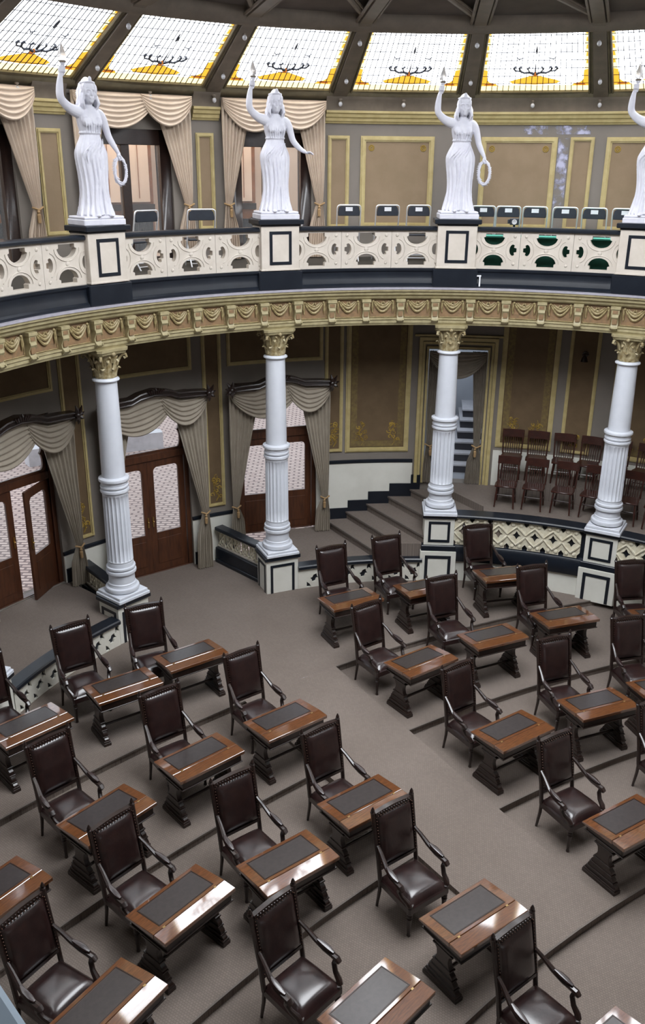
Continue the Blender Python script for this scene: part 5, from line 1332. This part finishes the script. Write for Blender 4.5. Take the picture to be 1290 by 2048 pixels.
for i, (a_, rr, l) in enumerate(((129.2, 8.1, 'black folding chair without label, right behind the first statue'), (121.2, 8.1, 'black folding chair without label, midway between first and second statue'))):
    p = onring(a_, rr, 6.2); rz = ring(a_) + R(10 - 20 * i); o = fp if i == 0 else copy_tree(fp, p, rz); o.location = p; o.rotation_euler = (0, 0, rz); o.scale = (1.12, 1, .955)
    tag(o, l, 'folding chair', 'unlabelled folding chairs in the gallery')
# green cloth-covered bench behind the right bay
gc = empty('covered_bench', CEN, 0, 'long bench covered in green cloth behind the right gallery balustrade', 'bench')
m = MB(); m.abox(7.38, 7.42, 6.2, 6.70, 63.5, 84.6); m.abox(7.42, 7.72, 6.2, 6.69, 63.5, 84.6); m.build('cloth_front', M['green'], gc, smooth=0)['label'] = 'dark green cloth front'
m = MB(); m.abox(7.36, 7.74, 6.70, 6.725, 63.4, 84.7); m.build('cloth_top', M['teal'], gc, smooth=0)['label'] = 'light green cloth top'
# small dark camera on the bench
pc = onring(78.9, 7.55, 6.725); cg = empty('video_camera', pc, ring(78.9), 'small dark camera standing on the green bench, seen above the balustrade', 'camera')
m = MB(); m.box(-.08, .08, -.06, .06, .19, .30); m.box(-.12, -.08, -.03, .05, .21, .28); m.build('body', M['vinyl'], cg, bevel=.008)
m = MB(); m.x = Matrix.Translation((.0, -.06, .245)) @ Matrix.Rotation(pi / 2, 4, 'X'); m.lathe([(.04, 0), (.045, .03), (.045, .06), (.03, .06), (.028, .03)], 14); m.build('lens', M['chrome'], cg)
m = MB(); m.lathe([(.06, 0), (.06, .015), (.02, .03), (.02, .19)], 12); m.build('stand', M['vinyl'], cg)
# white tag hanging on the dark band, wall lamp on the stage wall
tg = empty('cable_clip', onring(83.3, 6.885, 5.87), ring(83.3), 'tiny white strip on the black gallery band right of third statue', 'clip')
m = MB(); m.box(-.012, .012, -.012, .02, .02, .19); m.box(-.10, .02, -.01, .02, .19, .215); m.build('strip', M['paper'], tg, smooth=0)
tg.children[0].name = 'strip'
wlp = empty('wall_lamp', onring(68.4, 8.92, 4.40), ring(68.4), 'dark wall lamp on the brown panel above the stage chairs', 'lamp')
m = MB(); m.lathe([(.07, -.02), (.07, .0), (.03, .02)], 14); m.x = Matrix.Rotation(pi / 2, 4, 'X'); m.lathe([(.06, -.03), (.06, .01), (.02, .03)], 12); m.x = None; m.tube([(0, -.02, 0), (0, -.12, .04), (0, -.16, .0)], .014, 6); m.build('arm', M['wood'], wlp)
m = MB(); m.lathe([(.02, .0), (.05, -.04), (.075, -.12)], 14, 0, -.16); m.build('shade', M['wood'], wlp)
m = MB(); m.ball((0, -.16, -.08), .03, 8, 6); m.build('bulb', M['bulb'], wlp)
# near ledge of the camera's own balcony, lower left
nl = empty('near_ledge', (-.395, .838, 6.9), atan2(-.068, .062), 'pale blue balcony ledge in the lower left corner, close to the camera', 'ledge')
m = MB(); m.box(-1.6, 1.0, -.28, 0, -.06, 0); m.build('coping', M['blue'], nl, bevel=.01)
m = MB(); m.box(-1.6, 1.0, -.24, -.04, -.75, -.06); m.build('parapet', M['stucco'], nl, smooth=0)
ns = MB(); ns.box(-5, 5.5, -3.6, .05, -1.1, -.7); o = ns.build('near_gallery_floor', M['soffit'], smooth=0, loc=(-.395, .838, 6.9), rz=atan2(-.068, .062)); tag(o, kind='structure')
